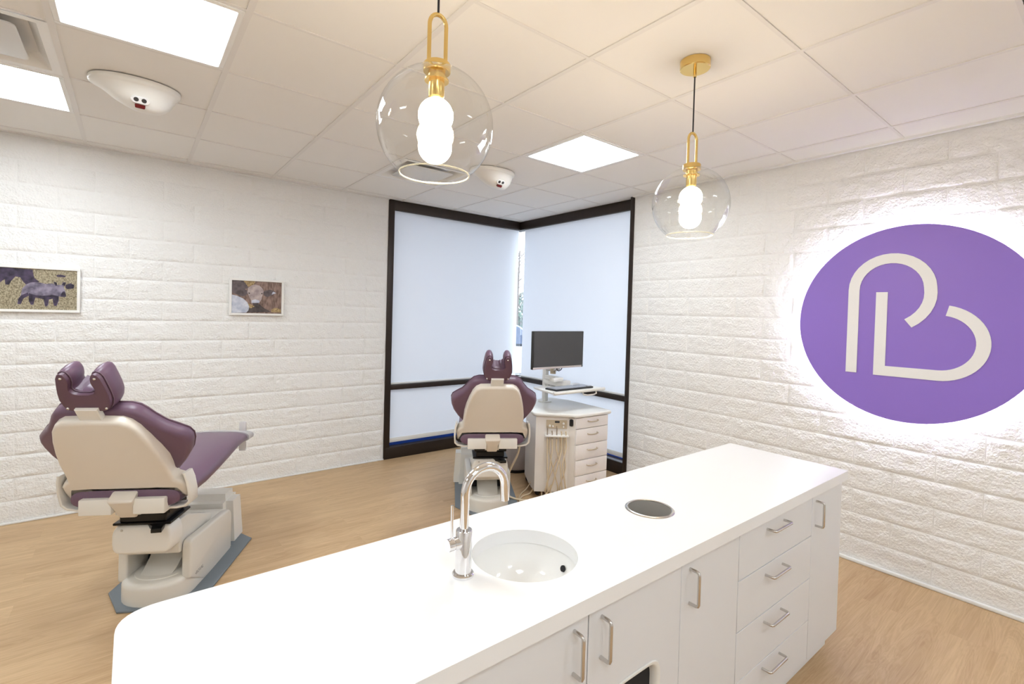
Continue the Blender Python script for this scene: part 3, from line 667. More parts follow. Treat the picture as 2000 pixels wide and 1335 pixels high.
# ------------------------------------------------------------------ dental chairs
def loft_bm(stations, n=24, power=0.55):
    """stations: (y, ztop, zbot, halfwidth) -> rounded-box sections"""
    b = bmesh.new(); rings = []
    for y, zt, zb, hw in stations:
        zc, hz = (zt+zb)/2, (zt-zb)/2
        rings.append([b.verts.new((hw*math.copysign(abs(math.cos(a))**power, math.cos(a)), y, zc+hz*math.copysign(abs(math.sin(a))**0.75, math.sin(a)))) for a in [2*PI*k/n for k in range(n)]])
    for A, B in zip(rings, rings[1:]):
        for k in range(n): b.faces.new((A[k], A[(k+1) % n], B[(k+1) % n], B[k]))
    b.faces.new(rings[0]); b.faces.new(list(reversed(rings[-1]))); return b
def dental_chair():
    t = thing('dental_chair', 'x', 'dental chair', group='purple dental chairs')
    pl = lambda a, b_, t_: (a, b_, t_)
    side = lambda a, b_, t_: (t_, a, b_)        # outline in (forward, up) swept across
    # floor plate
    new_obj('floor_plate', prism_bm([(-0.11, -0.065), (0.11, -0.065), (0.25, 0.115), (0.25, 0.69), (0.12, 0.80), (-0.12, 0.80), (-0.25, 0.69), (-0.25, 0.115)], 0.0, 0.012, pl, 0.003, 1), 'floor_plate', t)
    # low rounded foot of the base
    o_ = [(0.165*math.cos(a), 0.105+0.15*math.sin(a)) for a in [R(q) for q in range(180, 361, 12)]]+[(0.17, 0.30), (0.17, 0.56), (-0.17, 0.56), (-0.17, 0.30)]
    bs = new_obj('base', prism_bm(o_, 0.012, 0.118, pl, 0.030, 4, only=1), 'shell_base', t, True, 50)
    o2 = [(0.118*math.cos(a), 0.115+0.105*math.sin(a)) for a in [R(q) for q in range(180, 361, 12)]]+[(0.118, 0.34), (-0.118, 0.34)]
    new_obj('foot_dish', prism_bm(o2, 0.10, 0.1215, pl, 0.004, 2, only=1), 'shell_base', bs, True, 50)
    b = bmesh.new(); rr = []
    for y, z, hw in ((0.045, 0.121, 0.075), (0.09, 0.135, 0.078), (0.14, 0.165, 0.080), (0.19, 0.215, 0.080), (0.23, 0.275, 0.08)):
        rr.append([b.verts.new((hw*x, y-0.018*(1-x*x)+0.018, z)) for x in (-1, -0.6, -0.2, 0.2, 0.6, 1)])
    for A, B in zip(rr, rr[1:]):
        for k in range(5): b.faces.new((A[k], A[k+1], B[k+1], B[k]))
    for s in (0, 5):
        lo = [b.verts.new((r[s].co.x, r[s].co.y+0.02, 0.118)) for r in rr]
        for k in range(len(rr)-1): b.faces.new((rr[k][s], rr[k+1][s], lo[k+1], lo[k]))
    new_obj('arm_boot', b, 'shell_base', bs, True, 60)
    box('cavity_back', 'black_plastic', -0.125, 0.125, 0.235, 0.245, 0.118, 0.27, bs)
    # side walls of the base
    wp = round_poly([(0.045, 0.10), (0.20, 0.012), (0.575, 0.012), (0.575, 0.262), (0.05, 0.300)], [0.01, 0.0, 0.0, 0.06, 0.035], 4)
    for s in (-1, 1):
        a0, a1 = sorted((s*0.126, s*0.171)); new_obj('side_wall', prism_bm(wp, a0, a1, side, 0.012, 3), 'shell_base', bs, True, 50)
    new_obj('rear_cover', prism_bm(round_poly([(0.36, 0.118), (0.57, 0.118), (0.57, 0.262), (0.36, 0.275)], 0.03, 4), -0.13, 0.13, side, 0.004, 1), 'shell_base', bs, True, 50)
    # far junction box
    jb = [(-0.205, 0.605), (0.205, 0.605), (0.205, 0.83), (-0.205, 0.83)]
    b = bmesh.new(); lo = [b.verts.new((x*1.03-0.05, y, 0.012)) for x, y in jb]; hi = [b.verts.new((x*0.94-0.05, 0.72+(y-0.72)*0.9, 0.315)) for x, y in jb]
    b.faces.new(lo); b.faces.new(hi)
    for i in range(4): b.faces.new((lo[i], lo[(i+1) % 4], hi[(i+1) % 4], hi[i]))
    bmesh.ops.recalc_face_normals(b, faces=b.faces[:]); bmesh.ops.bevel(b, geom=[e for e in b.edges if (e.verts[0].co.z+e.verts[1].co.z) > 0.1], offset=0.045, segments=4, affect='EDGES')
    new_obj('junction_box', b, 'shell_light', t, True, 50)
    # lift covers
    new_obj('lift_cover', prism_bm(round_poly([(0.03, 0.24), (0.03, 0.415), (0.12, 0.41), (0.40, 0.30), (0.40, 0.25), (0.20, 0.235)], 0.015, 3), -0.122, 0.124, side, 0.006, 2), 'shell_base', t, True, 50)
    fc = round_poly([(-0.135, 0.290), (0.135, 0.290), (0.135, 0.395), (0.115, 0.435), (-0.115, 0.435), (-0.135, 0.395)], [0.05, 0.05, 0.02, 0.02, 0.02, 0.02], 4)
    fco = new_obj('front_cover', prism_bm(fc, -0.075, 0.032, lambda a, b_, t_: (a, t_, b_), 0.02, 4, only=0), 'shell_light', t, True, 50)
    for s in (-1, 1): new_obj('screw', lathe_bm([(0, -0.002), (0.005, -0.002), (0.006, 0.0)], 12, (s*0.085, -0.076, 0.415), axis='y', cap=False), 'steel', fco)
    new_obj('rating_label', prism_bm([(-0.015, 0.30), (0.04, 0.30), (0.04, 0.35), (-0.015, 0.35)], 0.0, 0.001, lambda a, b_, t_: (0.07+a, b_, 0.3415-0.39*(b_-0.30)+t_)), 'label_grey', t)
    # black mechanism
    bm = box_bm(-0.13, 0.13, -0.07, 0.13, 0.436, 0.448, 0.003, 1); box_bm(-0.105, 0.105, -0.06, 0.12, 0.448, 0.488, 0.004, 1, bm); box_bm(-0.12, 0.12, -0.065, 0.11, 0.488, 0.508, 0.003, 1, bm); box_bm(-0.075, 0.075, -0.06, 0.10, 0.508, 0.60, 0.004, 1, bm)
    mc = new_obj('lift_mechanism', bm, 'black_metal', t, True, 30)
    new_obj('release_lever', prism_bm([(0.02, -0.06), (0.10, -0.06), (0.115, -0.125), (0.07, -0.13), (0.055, -0.09)], 0.418, 0.44, pl, 0.004, 2), 'black_metal', mc)
    for s in (-1, 1): new_obj('bolt', lathe_bm([(0, 0), (0.009, 0), (0.009, 0.012), (0, 0.012)], 10, (s*0.105, -0.05, 0.508)), 'black_metal', mc)
    # seat and leg rest
    st = [(-0.205, 0.650, 0.590, 0.21), (-0.198, 0.665, 0.570, 0.228), (-0.08, 0.675, 0.565, 0.238), (0.08, 0.685, 0.57, 0.24), (0.22, 0.695, 0.585, 0.236), (0.38, 0.705, 0.605, 0.228), (0.55, 0.707, 0.622, 0.212), (0.70, 0.695, 0.622, 0.195), (0.82, 0.678, 0.612, 0.18), (0.92, 0.66, 0.605, 0.168), (0.955, 0.645, 0.61, 0.155), (0.965, 0.635, 0.615, 0.14)]
    sc = new_obj('seat_cushion', loft_bm(st, 28), 'upholstery', t, True, 50)
    st2 = [(y, a+0.007, b_-0.007, w+0.007) for y, a, b_, w in st if y > 0.75]; st2 = [(0.77, 0.692, 0.612, 0.196)]+st2+[(1.0, 0.632, 0.617, 0.12)]
    new_obj('toe_cover', loft_bm(st2, 28), 'clear_vinyl', t, True, 50)
    for z0, z1 in ((0.70, 0.735), (0.565, 0.60)): new_obj('cover_tab', box_bm(0.10, 0.145, 0.86, 0.875, z0-0.03, z1, 0.006, 2), 'clear_vinyl', t)
    # armless side brackets
    for s in (-1, 1):
        P = [(0.262, 0.70), (0.272, 0.66), (0.276, 0.60), (0.272, 0.548), (0.250, 0.526), (0.21, 0.518), (0.16, 0.518)]; Q = [(0.250, 0.70), (0.260, 0.66), (0.264, 0.60), (0.261, 0.555), (0.245, 0.538), (0.21, 0.530), (0.16, 0.530)]
        new_obj('side_bracket', prism_bm([(s*a, z) for a, z in P+Q[::-1]], -0.165, -0.085, lambda a, b_, t_: (a, t_-0.045-0.25*(b_-0.6), b_+0.040), 0.004, 2), 'shell_light', t, True, 50)
    for x0, x1 in ((-0.178, -0.043), (0.045, 0.178)): box('hinge_cover', 'shell_light', x0, x1, -0.232, -0.16, 0.553, 0.626, t, 0.006)
    # backrest
    bk = lambda r, s, q: (r, -0.135-0.571*s+0.821*q, 0.640+0.821*s+0.571*q)
    half = [(0, 0.025), (0.06, 0.025), (0.085, 0.042), (0.14, 0.050), (0.215, 0.046), (0.232, 0.0), (0.245, -0.015), (0.262, -0.01), (0.268, 0.04), (0.266, 0.075), (0.25, 0.10), (0.228, 0.112), (0.222, 0.15), (0.217, 0.23), (0.205, 0.305), (0.187, 0.38), (0.165, 0.445), (0.142, 0.480), (0.112, 0.498), (0.0, 0.502)]
    half = [(r*0.965, s) for r, s in half]
    sh = new_obj('back_shell', prism_bm(mirror_outline(half), -0.045, 0.02, bk, 0.016, 3, only=0), 'shell', t, True, 50)
    new_obj('hinge_arm', prism_bm(round_poly([(-0.055, 0.05), (0.055, 0.05), (0.042, -0.02), (0.038, -0.075), (-0.038, -0.075), (-0.042, -0.02)], 0.01, 2), -0.108, -0.02, bk, 0.010, 3), 'shell', sh, True, 50)
    new_obj('pivot', lathe_bm([(0, -0.05), (0.016, -0.05), (0.016, 0.05), (0, 0.05)], 16, bk(0, -0.055, -0.085), axis='x'), 'shell_light', sh)
    ch = [(0, 0.03), (0.17, 0.03), (0.20, 0.08), (0.225, 0.12), (0.262, 0.165), (0.293, 0.215), (0.309, 0.265), (0.312, 0.30), (0.302, 0.332), (0.275, 0.362), (0.235, 0.40), (0.20, 0.45), (0.180, 0.485), (0.158, 0.510), (0.125, 0.522), (0.0, 0.526)]
    ch = [(r*0.965, s) for r, s in ch]
    def bkw(r, s, q):
        e = max(0.0, abs(r)-0.17); return bk(r, s, q+1.0*e*e+0.1*e)
    b = prism_bm(mirror_outline(ch), 0.005, 0.105, bk, 0.0)
    b.free(); b = bmesh.new(); out_ = mirror_outline(ch); lay = []
    cx_, cs_ = 0.0, 0.28
    for k, q in ((0.93, 0.0), (0.97, 0.004), (1.0, 0.015), (1.008, 0.032), (1.0, 0.055), (0.965, 0.072), (0.90, 0.082), (0.6, 0.072), (0.25, 0.065)):
        lay.append([b.verts.new(bkw(r*k, cs_+(s-cs_)*k, q)) for r, s in out_])
    for A, B in zip(lay, lay[1:]):
        for k in range(len(A)): b.faces.new((A[k], A[(k+1) % len(A)], B[(k+1) % len(A)], B[k]))
    b.faces.new(lay[0]); b.faces.new(lay[-1])
    bc = new_obj('back_cushion', b, 'upholstery', t, True, 70)
    pp = [bkw(r*1.0025, cs_+(s-cs_)*1.0025, 0.058) for r, s in out_]
    new_obj('piping', tube_bm(pp, 0.0028, 6, closed=True), 'upholstery_plate', bc, True, 60)
    # headrest, tilted a little more upright than the back
    hk0 = Vector(bk(0, 0.530, 0.034)); ua = R(25); HS = 0.80 
    def hk(r, s, q): return (r, hk0.y-math.sin(ua)*s+math.cos(ua)*q, hk0.z+math.cos(ua)*s+math.sin(ua)*q)
    hh = [(0, 0.0), (0.060, 0.0), (0.078, 0.012), (0.088, 0.035), (0.0955, 0.07), (0.0945, 0.11), (0.089, 0.16), (0.083, 0.20), (0.074, 0.222), (0.060, 0.230), (0.047, 0.224), (0.039, 0.205), (0.036, 0.185), (0.037, 0.163), (0.042, 0.145), (0.044, 0.130), (0.036, 0.115), (0.018, 0.108), (0, 0.108)]
    hh = [(r, s*HS) for r, s in hh]; out_ = mirror_outline(hh)
    def shrink(o_, d):
        N = len(o_); res = []
        for i in range(N):
            a = Vector(o_[i-1]); c = Vector(o_[(i+1) % N]); p = Vector(o_[i]); tn = (c-a).normalized(); res.append((p.x-tn.y*d, p.y+tn.x*d))
        return res
    hp = new_obj('headrest_plate', prism_bm(shrink(out_, 0.004), -0.052, -0.030, hk, 0.003, 2, only=0), 'upholstery_plate', t, True, 40)
    b = bmesh.new(); lay = []
    for d, q in ((0.004, -0.032), (0.0, -0.026), (-0.003, -0.008), (-0.004, 0.02), (0.0, 0.045), (0.009, 0.060), (0.016, 0.064)):
        lay.append([b.verts.new(hk(r, s, q)) for r, s in shrink(out_, d)])
    for A, B in zip(lay, lay[1:]):
        for k in range(len(A)): b.faces.new((A[k], A[(k+1) % len(A)], B[(k+1) % len(A)], B[k]))
    b.faces.new(lay[-1])
    new_obj('headrest_cushion', b, 'upholstery', t, True, 60)
    new_obj('headrest_piping', tube_bm([hk(r, s, -0.031) for r, s in shrink(out_, 0.001)], 0.0022, 6, closed=True), 'piping', hp, True, 60)
    # gathered cover in the cleft
    b = bmesh.new(); rr = []
    for i in range(13):
        r = -0.04+0.08*i/12; pu = 0.0035*math.sin(i*2.3)+0.0025*math.sin(i*4.1); rr.append([b.verts.new(hk(r, 0.106*HS+0.013*(abs(r)/0.04)**2+pu*(1 if k else 0)+0.010*k/4, -0.025+0.085*k/4)) for k in range(5)])
    for A, B in zip(rr, rr[1:]):
        for k in range(4): b.faces.new((A[k], A[k+1], B[k+1], B[k]))
    new_obj('gathered_cover', b, 'upholstery', t, True, 70)
    for r, s in ((-0.060, 0.20), (0.060, 0.20), (-0.070, 0.022), (0.070, 0.022)):
        bmS = lathe_bm([(0, 0.004), (0.003, 0.004), (0.0055, 0.002), (0.006, 0.0)], 12, cap=False)
        Q = Vector((0, -math.cos(ua), -math.sin(ua))).to_track_quat('Z', 'Y').to_matrix().to_4x4(); Q.translation = Vector(hk(r, s*HS, -0.0522)); bmS.transform(Q)
        new_obj('screw', bmS, 'satin_nickel', hp)
    new_obj('headrest_post', prism_bm([(-0.042, 0.47), (0.042, 0.47), (0.042, 0.56), (-0.042, 0.56)], -0.028, 0.0, bk, 0.003, 1), 'shell_light', t)
    # maker's lettering low on the right wall of the base
    cu = bpy.data.curves.new('lettering', 'FONT'); cu.body = '\u2022ROYAL'; cu.size = 0.026; cu.extrude = 0.0003
    ob = bpy.data.objects.new('tmp_text', cu); col.objects.link(ob); bpy.context.view_layer.update()
    me = bpy.data.meshes.new_from_object(ob.evaluated_get(bpy.context.evaluated_depsgraph_get())); bpy.data.objects.remove(ob); bpy.data.curves.remove(cu)
    lo = link_mesh('lettering', me, 'label_grey', bs, False); lo.rotation_euler = (R(90), 0, R(90)); lo.location = (0.1714, 0.10, 0.085)
    return t
ch1 = dental_chair(); ch1.location = (-3.58, -1.63, 0); ch1.rotation_euler.z = -math.atan2(0.48, 0.877)
ch1['label'] = 'purple dental chair turned aside on the left, in front of the framed pictures'
ch2 = copy_tree(ch1); ch2.location = (-1.505, -1.67, 0); ch2.rotation_euler.z = -math.atan2(0.515, 0.857)
ch2['label'] = 'purple dental chair seen squarely from behind, in front of the corner window'

# ------------------------------------------------------------------ drawer cart with hoses
RC = Vector((-0.66, -1.50))
cart = thing('delivery_cart', 'cream drawer cart with hanging hoses, beside the far chair', 'dental cart', (RC.x, RC.y, 0))
lc = lambda pts: [(x-RC.x, y-RC.y) for x, y in pts]
P0, P1, P2, P3 = Vector((-1.015, -1.635)), Vector((-0.802, -1.805)), Vector((-0.790, -1.862)), Vector((-0.415, -1.880))
foot = lc([P0, P1, P2, P3, (-0.39, -1.35), (-0.45, -1.17), (-0.80, -1.25), (-0.925, -1.455)])
pl = lambda a, b_, t_: (a, b_, t_)
new_obj('body', prism_bm(foot, 0.055, 0.685, pl, 0.0), 'cabinet_beige', cart, True, 25)
topo = round_poly(lc([(-1.045, -1.640), (-0.825, -1.83), (-0.80, -1.892), (-0.375, -1.912), (-0.345, -1.36), (-0.42, -1.125), (-0.80, -1.205), (-0.955, -1.45)]), 0.045, 5)
new_obj('top', prism_bm(topo, 0.685, 0.713, pl, 0.010, 3), 'white_plastic', cart, True, 40)
dd = (P3-P2).normalized(); dn = Vector((dd.y, -dd.x)); W_ = (P3-P2).length
def face(a, b_, t_): q = P2+dd*a+dn*t_-RC; return (q.x, q.y, b_)
for z0, z1 in ((0.592, 0.682), (0.462, 0.590), (0.332, 0.460), (0.202, 0.330), (0.062, 0.200)):
    d = new_obj('drawer', prism_bm([(0.004, z0), (W_-0.004, z0), (W_-0.004, z1-0.003), (0.004, z1-0.003)], 0.0, 0.016, face, 0.003, 2), 'drawer_face', cart)
    zc = z0+0.62*(z1-z0); hp = [(W_/2-0.055, zc, 0.014), (W_/2-0.052, zc-0.002, 0.030), (W_/2-0.03, zc-0.004, 0.036), (W_/2, zc-0.005, 0.038), (W_/2+0.03, zc-0.004, 0.036), (W_/2+0.052, zc-0.002, 0.030), (W_/2+0.055, zc, 0.014)]
    new_obj('handle', tube_bm([face(a, b_, t_) for a, b_, t_ in hp], 0.0055, 8), 'handle_beige', d, True, 60)
hd = (P1-P0).normalized(); hn = Vector((hd.y, -hd.x)); HW = (P1-P0).length
def hf(a, b_, t_): q = P0+hd*a+hn*t_-RC; return (q.x, q.y, b_)
new_obj('hose_panel', prism_bm([(0.075, 0.06), (HW-0.008, 0.06), (HW-0.008, 0.55), (0.075, 0.55)], 0.0, 0.004, hf), 'cabinet_beige', cart)
cp_ = new_obj('control_plate', prism_bm(round_poly([(0.085, 0.585), (HW-0.015, 0.585), (HW-0.015, 0.655), (0.085, 0.655)], 0.004, 2), 0.0, 0.008, hf, 0.002, 1), 'beige_panel', cart)
for a, z, r in ((0.115, 0.607, 0.009), (0.14, 0.605, 0.006), (HW-0.045, 0.628, 0.009), (HW-0.045, 0.602, 0.007)):
    b = lathe_bm([(0, 0.02), (r*0.8, 0.02), (r, 0.004), (r, 0)], 14, cap=False); Q = Vector((hn.x, hn.y, 0)).to_track_quat('Z', 'Y').to_matrix().to_4x4(); Q.translation = Vector(hf(a, z, 0.008)); b.transform(Q); new_obj('knob', b, 'white_plastic', cp_)
new_obj('gauge', prism_bm(round_poly([(0.155, 0.632), (0.195, 0.632), (0.195, 0.648), (0.155, 0.648)], 0.006, 3), 0.008, 0.011, hf), 'lens_dark', cp_)
hb = new_obj('holder_bar', prism_bm(round_poly([(0.075, 0.520), (HW-0.003, 0.520), (HW-0.003, 0.537), (0.075, 0.537)], 0.004, 2), 0.0, 0.045, hf, 0.003, 1), 'white_plastic', cart)
rg = random.Random(3); slots = [0.095, 0.135, 0.172, 0.212, 0.248]; swing = [0.11, 0.09, 0.23, 0.13, 0.26]; mid = [0.10, 0.125, 0.205, 0.185, 0.225]
for i, a in enumerate(slots):
    top_z = 0.60 if i in (0, 2) else 0.56
    new_obj('handpiece', tube_bm([hf(a, 0.50, 0.034), hf(a, 0.53, 0.034), hf(a, top_z-0.01, 0.034), hf(a-0.004, top_z+0.01, 0.036)], [0.005, 0.0065, 0.0055, 0.0065], 10), 'satin_nickel' if i in (1, 2, 0) else 'hose', cart, True, 60)
    e = swing[i]
    P = [hf(a, 0.505, 0.034), hf(a+0.002, 0.42, 0.036), hf(mid[i], 0.30, 0.042+0.006*i), hf((mid[i]+e)/2, 0.18, 0.048+0.005*i), hf(e, 0.08, 0.045), hf(e+0.005, 0.045, 0.0)]
    new_obj('hose', tube_bm(catmull(P, 8), 0.0058, 8), 'hose', cart, True, 60)
for i, (a, m_, e) in enumerate(((0.115, 0.15, 0.19), (0.20, 0.15, 0.10), (0.235, 0.25, 0.21))):
    P = [hf(a, 0.515, 0.02), hf(a, 0.40, 0.02), hf(m_, 0.26, 0.026), hf(e, 0.12, 0.03), hf(e+0.003, 0.05, 0.0)]
    new_obj('hose', tube_bm(catmull(P, 8), 0.005, 8), 'hose', cart, True, 60)
q = (P1+P2)/2; sd = (P2-P1).normalized(); sn = Vector((sd.y, -sd.x))
def sf(a, b_, t_): v = q+sd*a+sn*t_-RC; return (v.x, v.y, b_)
new_obj('switch', prism_bm(round_poly([(-0.016, 0.610), (0.016, 0.610), (0.016, 0.668), (-0.016, 0.668)], 0.012, 4), 0.0, 0.014, sf, 0.003, 2), 'black_plastic', cart)
for x, y in ((-0.95, -1.60), (-0.79, -1.74), (-0.46, -1.80), (-0.50, -1.22), (-0.80, -1.30)):
    new_obj('caster', lathe_bm([(0, -0.009), (0.024, -0.009), (0.027, 0), (0.024, 0.009), (0, 0.009)], 18, (x-RC.x, y-RC.y, 0.027), axis='x'), 'black_plastic', cart)
    box('caster_stem', 'black_metal', x-RC.x-0.012, x-RC.x+0.012, y-RC.y-0.008, y-RC.y+0.008, 0.04, 0.058, cart)

# loose hoses on the floor between cart and chair
tag(new_obj('supply_hose', tube_bm(catmull([(-1.178, -1.62, 0.52), (-1.165, -1.60, 0.40), (-1.20, -1.53, 0.22), (-1.235, -1.50, 0.08), (-1.20, -1.58, 0.022), (-1.09, -1.70, 0.014), (-0.98, -1.72, 0.03), (-0.90, -1.72, 0.12), (-0.882, -1.72, 0.20)], 10), 0.0085, 10), 'hose', None, True, 60), 'cream hose looping from the far chair down to the cart', 'hose')
tag(new_obj('floor_hose', tube_bm(catmull([(-0.985, -1.585, 0.05), (-1.00, -1.56, 0.008), (-1.08, -1.57, 0.007), (-1.17, -1.64, 0.007), (-1.19, -1.74, 0.007), (-1.12, -1.80, 0.007), (-1.02, -1.79, 0.007), (-0.95, -1.76, 0.02), (-0.90, -1.72, 0.05)], 10), 0.0065, 8), 'hose', None, True, 60), 'cream hose lying in a loop on the floor by the cart', 'hose')
tag(new_obj('air_line', tube_bm(catmull([(-0.955, -1.53, 0.10), (-0.985, -1.50, 0.03), (-1.06, -1.52, 0.0055), (-1.14, -1.60, 0.0055), (-1.16, -1.71, 0.0055), (-1.10, -1.77, 0.0055), (-1.01, -1.73, 0.006), (-0.97, -1.68, 0.02), (-0.95, -1.66, 0.06)], 10), 0.0045, 8), 'hose', None, True, 60), 'thin cream air line coiled on the floor inside the hose loop', 'hose')
fp = thing('foot_control', 'dark round foot control on the floor beside the far chair', 'foot pedal', (-1.17, -1.86, 0))
new_obj('base', lathe_bm([(0, 0), (0.085, 0), (0.085, 0.012), (0.078, 0.018), (0, 0.018)], 28), 'black_plastic', fp)
new_obj('pedal', lathe_bm([(0.05, 0.018), (0.055, 0.03), (0.045, 0.038), (0, 0.042)], 28), 'floor_plate', fp)

# round bin beyond the chair
t = thing('waste_bin', 'round grey metal bin standing between the far chair and the cart', 'bin', (-0.66, -0.93, 0))
new_obj('body', lathe_bm([(0, 0.0), (0.15, 0.0), (0.165, 0.015), (0.172, 0.05), (0.195, 0.40), (0.195, 0.405), (0.19, 0.405), (0.165, 0.03), (0, 0.03)], 40, cap=False), 'grey_metal', t, True, 50)
new_obj('rim', tube_bm([(0.193*math.cos(a), 0.193*math.sin(a), 0.405) for a in [2*PI*k/40 for k in range(40)]], 0.006, 8, closed=True), 'satin_nickel', t)
new_obj('foot_band', lathe_bm([(0.167, 0.0), (0.170, 0.004), (0.1735, 0.026), (0.170, 0.028)], 40, cap=False), 'black_plastic', t)

# ------------------------------------------------------------------ monitor post, tray, keyboard, monitor
st = thing('monitor_stand', 'white post with arm and keyboard tray on the drawer cart', 'monitor stand', (-0.62, -1.30, 0.713))
z = lambda v: v-0.713
new_obj('post', prism_bm(round_poly([(-0.024, -0.02), (0.024, -0.02), (0.024, 0.02), (-0.024, 0.02)], 0.008, 3), 0, z(1.19), pl, 0.004, 2), 'white_plastic', st)
new_obj('post_foot', prism_bm(round_poly([(-0.05, -0.045), (0.05, -0.045), (0.05, 0.045), (-0.05, 0.045)], 0.015, 3), 0, 0.008, pl, 0.002, 1), 'white_plastic', st)
lx = lambda x, y: (x+0.62, y+1.30)
bm = box_bm(-0.03, 0.03, -0.15, -0.018, z(0.93), z(0.965), 0.008, 2); new_obj('tray_arm', bm, 'white_plastic', st)
new_obj('monitor_arm', tube_bm([(0, -0.02, z(1.02)), (0, -0.12, z(1.02)), (-0.02, -0.19, z(1.04)), (-0.03, -0.218, z(1.15))], 0.016, 12), 'satin_nickel', st, True, 60)
new_obj('arm_joint', lathe_bm([(0, z(0.985)), (0.026, z(0.985)), (0.026, z(1.045)), (0, z(1.045))], 20, (0.0, -0.10, 0)), 'beige_panel', st)
new_obj('tray_bracket', prism_bm([(-0.09, -0.24), (0.09, -0.24), (0.07, -0.05), (-0.07, -0.05)], z(0.892), z(0.935), pl, 0.010, 2), 'white_plastic', st)
tray = round_poly([lx(-0.945, -1.755), lx(-0.335, -1.755), lx(-0.345, -1.42), lx(-0.88, -1.42)], 0.03, 4)
tr = new_obj('keyboard_tray', prism_bm(tray, z(0.870), z(0.886), pl, 0.004, 2), 'white_plastic', st)
new_obj('front_grip', tube_bm([(*lx(-0.945, -1.762), z(0.878)), (*lx(-0.92, -1.768), z(0.878)), (*lx(-0.36, -1.768), z(0.878)), (*lx(-0.33, -1.762), z(0.878))], 0.0135, 12), 'shell_light', tr, True, 60)
new_obj('tray_handle', tube_bm([(*lx(-0.60, -1.755), z(0.872)), (*lx(-0.595, -1.765), z(0.845)), (*lx(-0.56, -1.77), z(0.838)), (*lx(-0.47, -1.77), z(0.838)), (*lx(-0.435, -1.765), z(0.845)), (*lx(-0.43, -1.755), z(0.872))], 0.006, 8), 'shell', tr, True, 60)
bm = box_bm(lx(-0.865, 0)[0], lx(-0.835, 0)[0], lx(0, -1.70)[1], lx(0, -1.67)[1], z(0.848), z(0.872), 0.003, 1); new_obj('tray_clamp', bm, 'black_plastic', tr)
kb = thing('keyboard', 'grey computer keyboard lying on the white tray', 'keyboard', (-0.655, -1.655, 0.8865))
new_obj('case', box_bm(-0.225, 0.225, -0.07, 0.07, 0, 0.014, 0.005, 2), 'black_plastic', kb)
bm = bmesh.new()
for j in range(6):
    y = -0.056+0.0185*j+(0.006 if j == 5 else 0); xk = -0.215
    while xk < 0.205:
        wk = 0.10 if (j == 0 and abs(xk+0.105) < 0.01) else 0.0155
        if not (0.078 < xk < 0.088 or 0.143 < xk < 0.148): box_bm(xk, min(xk+wk, 0.216), y, y+0.0155, 0.013, 0.019, 0.0, 1, bm)
        xk += wk+0.003
new_obj('keys', bm, 'key', kb, False)
bx = tag(box('device_box', 'white_plastic', -0.04, 0.075, -0.03, 0.03, 0, 0.035, None, 0.006), 'small white box with ports on the tray behind the keyboard', 'device'); bx.location = (-0.72, -1.535, 0.936); bx.location.z = 0.9355
mon = thing('monitor', 'wide dark computer monitor on the cart post', 'monitor', (-0.72, -1.565, 1.22))
MW, MH = 0.300, 0.162
new_obj('housing', box_bm(-MW, MW, -0.014, 0.016, -MH, MH, 0.004, 2), 'bezel', mon)
box('screen', 'screen', -MW+0.007, MW-0.006, -0.0155, -0.0135, -MH+0.020, MH-0.007, mon)
new_obj('chin', box_bm(-MW+0.002, MW-0.02, -0.017, -0.0138, -MH+0.001, -MH+0.018, 0.001, 1), 'grey_metal', mon)
new_obj('mount_plate', box_bm(0.02, 0.12, 0.016, 0.03, -0.05, 0.05, 0.003, 1), 'black_plastic', mon)
new_obj('power_light', box_bm(0.196, 0.20, -0.0178, -0.0165, -MH+0.008, -MH+0.011), 'sign_white', mon)
new_obj('cable', tube_bm(catmull([(0.02, 0.02, -MH+0.02), (0.01, 0.022, -MH-0.012), (0.035, 0.024, -MH-0.028), (0.07, 0.026, -MH-0.015), (0.085, 0.03, -MH+0.02)], 6), 0.004, 8), 'black_cord', mon)

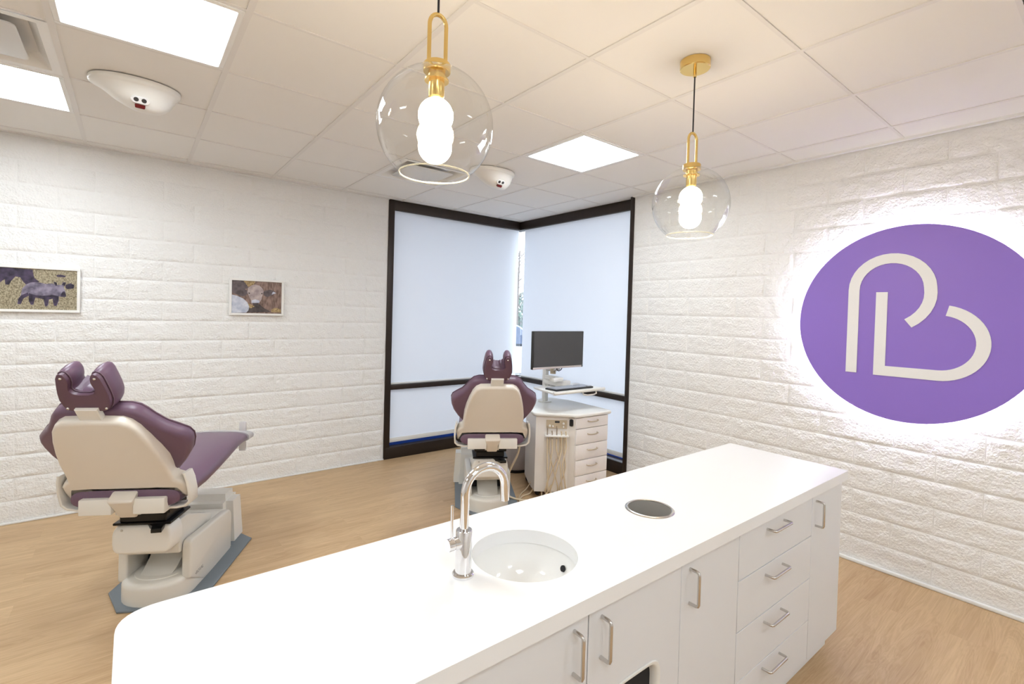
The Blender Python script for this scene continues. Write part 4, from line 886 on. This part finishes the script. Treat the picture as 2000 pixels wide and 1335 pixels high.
# ------------------------------------------------------------------ outside, seen through the slit between the shades
tag(box('ground', 'asphalt', -20, 60, 0.36, 70, -0.25, -0.15), 'grey paved ground outside the window', 'ground', kind='structure')
def car(x, y, rz, label):
    t = thing('parked_car', label, 'car', (x, y, -0.15), rz)
    body = [(-2.2, 0.25), (2.2, 0.25), (2.25, 0.55), (2.1, 0.78), (1.2, 0.88), (-1.5, 0.92), (-2.15, 0.85), (-2.25, 0.5)]
    xz = lambda a, b_, t_: (a, t_, b_)
    new_obj('body', prism_bm(round_poly(body, 0.08, 3), -0.88, 0.88, xz, 0.06, 2), 'car_white', t)
    new_obj('cabin', prism_bm(round_poly([(-1.7, 0.90), (1.15, 0.86), (0.45, 1.40), (-1.0, 1.42)], 0.1, 3), -0.72, 0.72, xz, 0.08, 2), 'car_glass', t)
    new_obj('roof', prism_bm(round_poly([(-0.95, 1.39), (0.42, 1.37), (0.35, 1.45), (-0.85, 1.46)], 0.03, 2), -0.66, 0.66, xz, 0.02, 1), 'car_white', t)
    for a in (-1.35, 1.35):
        for s in (-0.80, 0.80): new_obj('wheel', lathe_bm([(0, -0.1), (0.2, -0.1), (0.22, -0.09), (0.32, -0.09), (0.33, 0), (0.32, 0.09), (0, 0.09)], 24, (a, s, 0.33), axis='y'), 'tyre', t)
car(3.75, 5.3, R(-39), 'white parked car glimpsed outside through the gap between the shades')
def foliage_bm(rx, rz, n, seed):
    rg_ = random.Random(seed); b = bmesh.new()
    for _ in range(n):
        u = rg_.uniform(-1, 1); a = rg_.uniform(0, 2*PI); rr = rg_.uniform(0.35, 1)**0.5; s = math.sqrt(1-u*u)
        c = Vector((rx*rr*s*math.cos(a), rx*rr*s*math.sin(a), rz*rr*u)); q = Vector((rg_.gauss(0, 1), rg_.gauss(0, 1), rg_.gauss(0, 1))).normalized(); o1 = q.orthogonal().normalized(); o2_ = q.cross(o1); L_ = rg_.uniform(0.10, 0.2)
        b.faces.new([b.verts.new(c+o1*L_), b.verts.new(c+o2_*L_*0.4), b.verts.new(c-o1*L_), b.verts.new(c-o2_*L_*0.4)])
    return b
t = thing('street_tree', 'leafy green tree outside beyond the parked car', 'tree', (7.9, 9.6, -0.15))
new_obj('trunk', tube_bm([(0, 0, 0), (0.03, 0, 0.8), (0, 0.05, 1.5)], [0.12, 0.09, 0.05], 10), 'bark', t)
cr = new_obj('crown', foliage_bm(1.7, 1.05, 1800, 5), 'leaf', t, False); cr.location = (0, 0, 1.35)
t = thing('bare_tree', 'thin bare tree against the bright sky in the gap between the shades', 'tree', (5.6, 6.95, -0.15))
new_obj('trunk', tube_bm([(0, 0, 0), (0.02, 0.02, 1.6), (0.05, 0, 3.6)], [0.06, 0.045, 0.02], 8), 'bark', t)
rg_ = random.Random(2); b = bmesh.new()
for k in range(26):
    z0 = rg_.uniform(1.8, 3.5); a = rg_.uniform(0, 2*PI); l = rg_.uniform(0.4, 1.1); d = Vector((math.cos(a), math.sin(a), rg_.uniform(0.4, 1.1)))
    tube_bm([(0.03, 0.01, z0), Vector((0.03, 0.01, z0))+d*l*0.5, Vector((0.05, 0, z0))+d*l+Vector((0.05, 0.03, 0))], [0.014, 0.009, 0.004], 5, bm=b)
new_obj('branches', b, 'bark', t, True, 60)
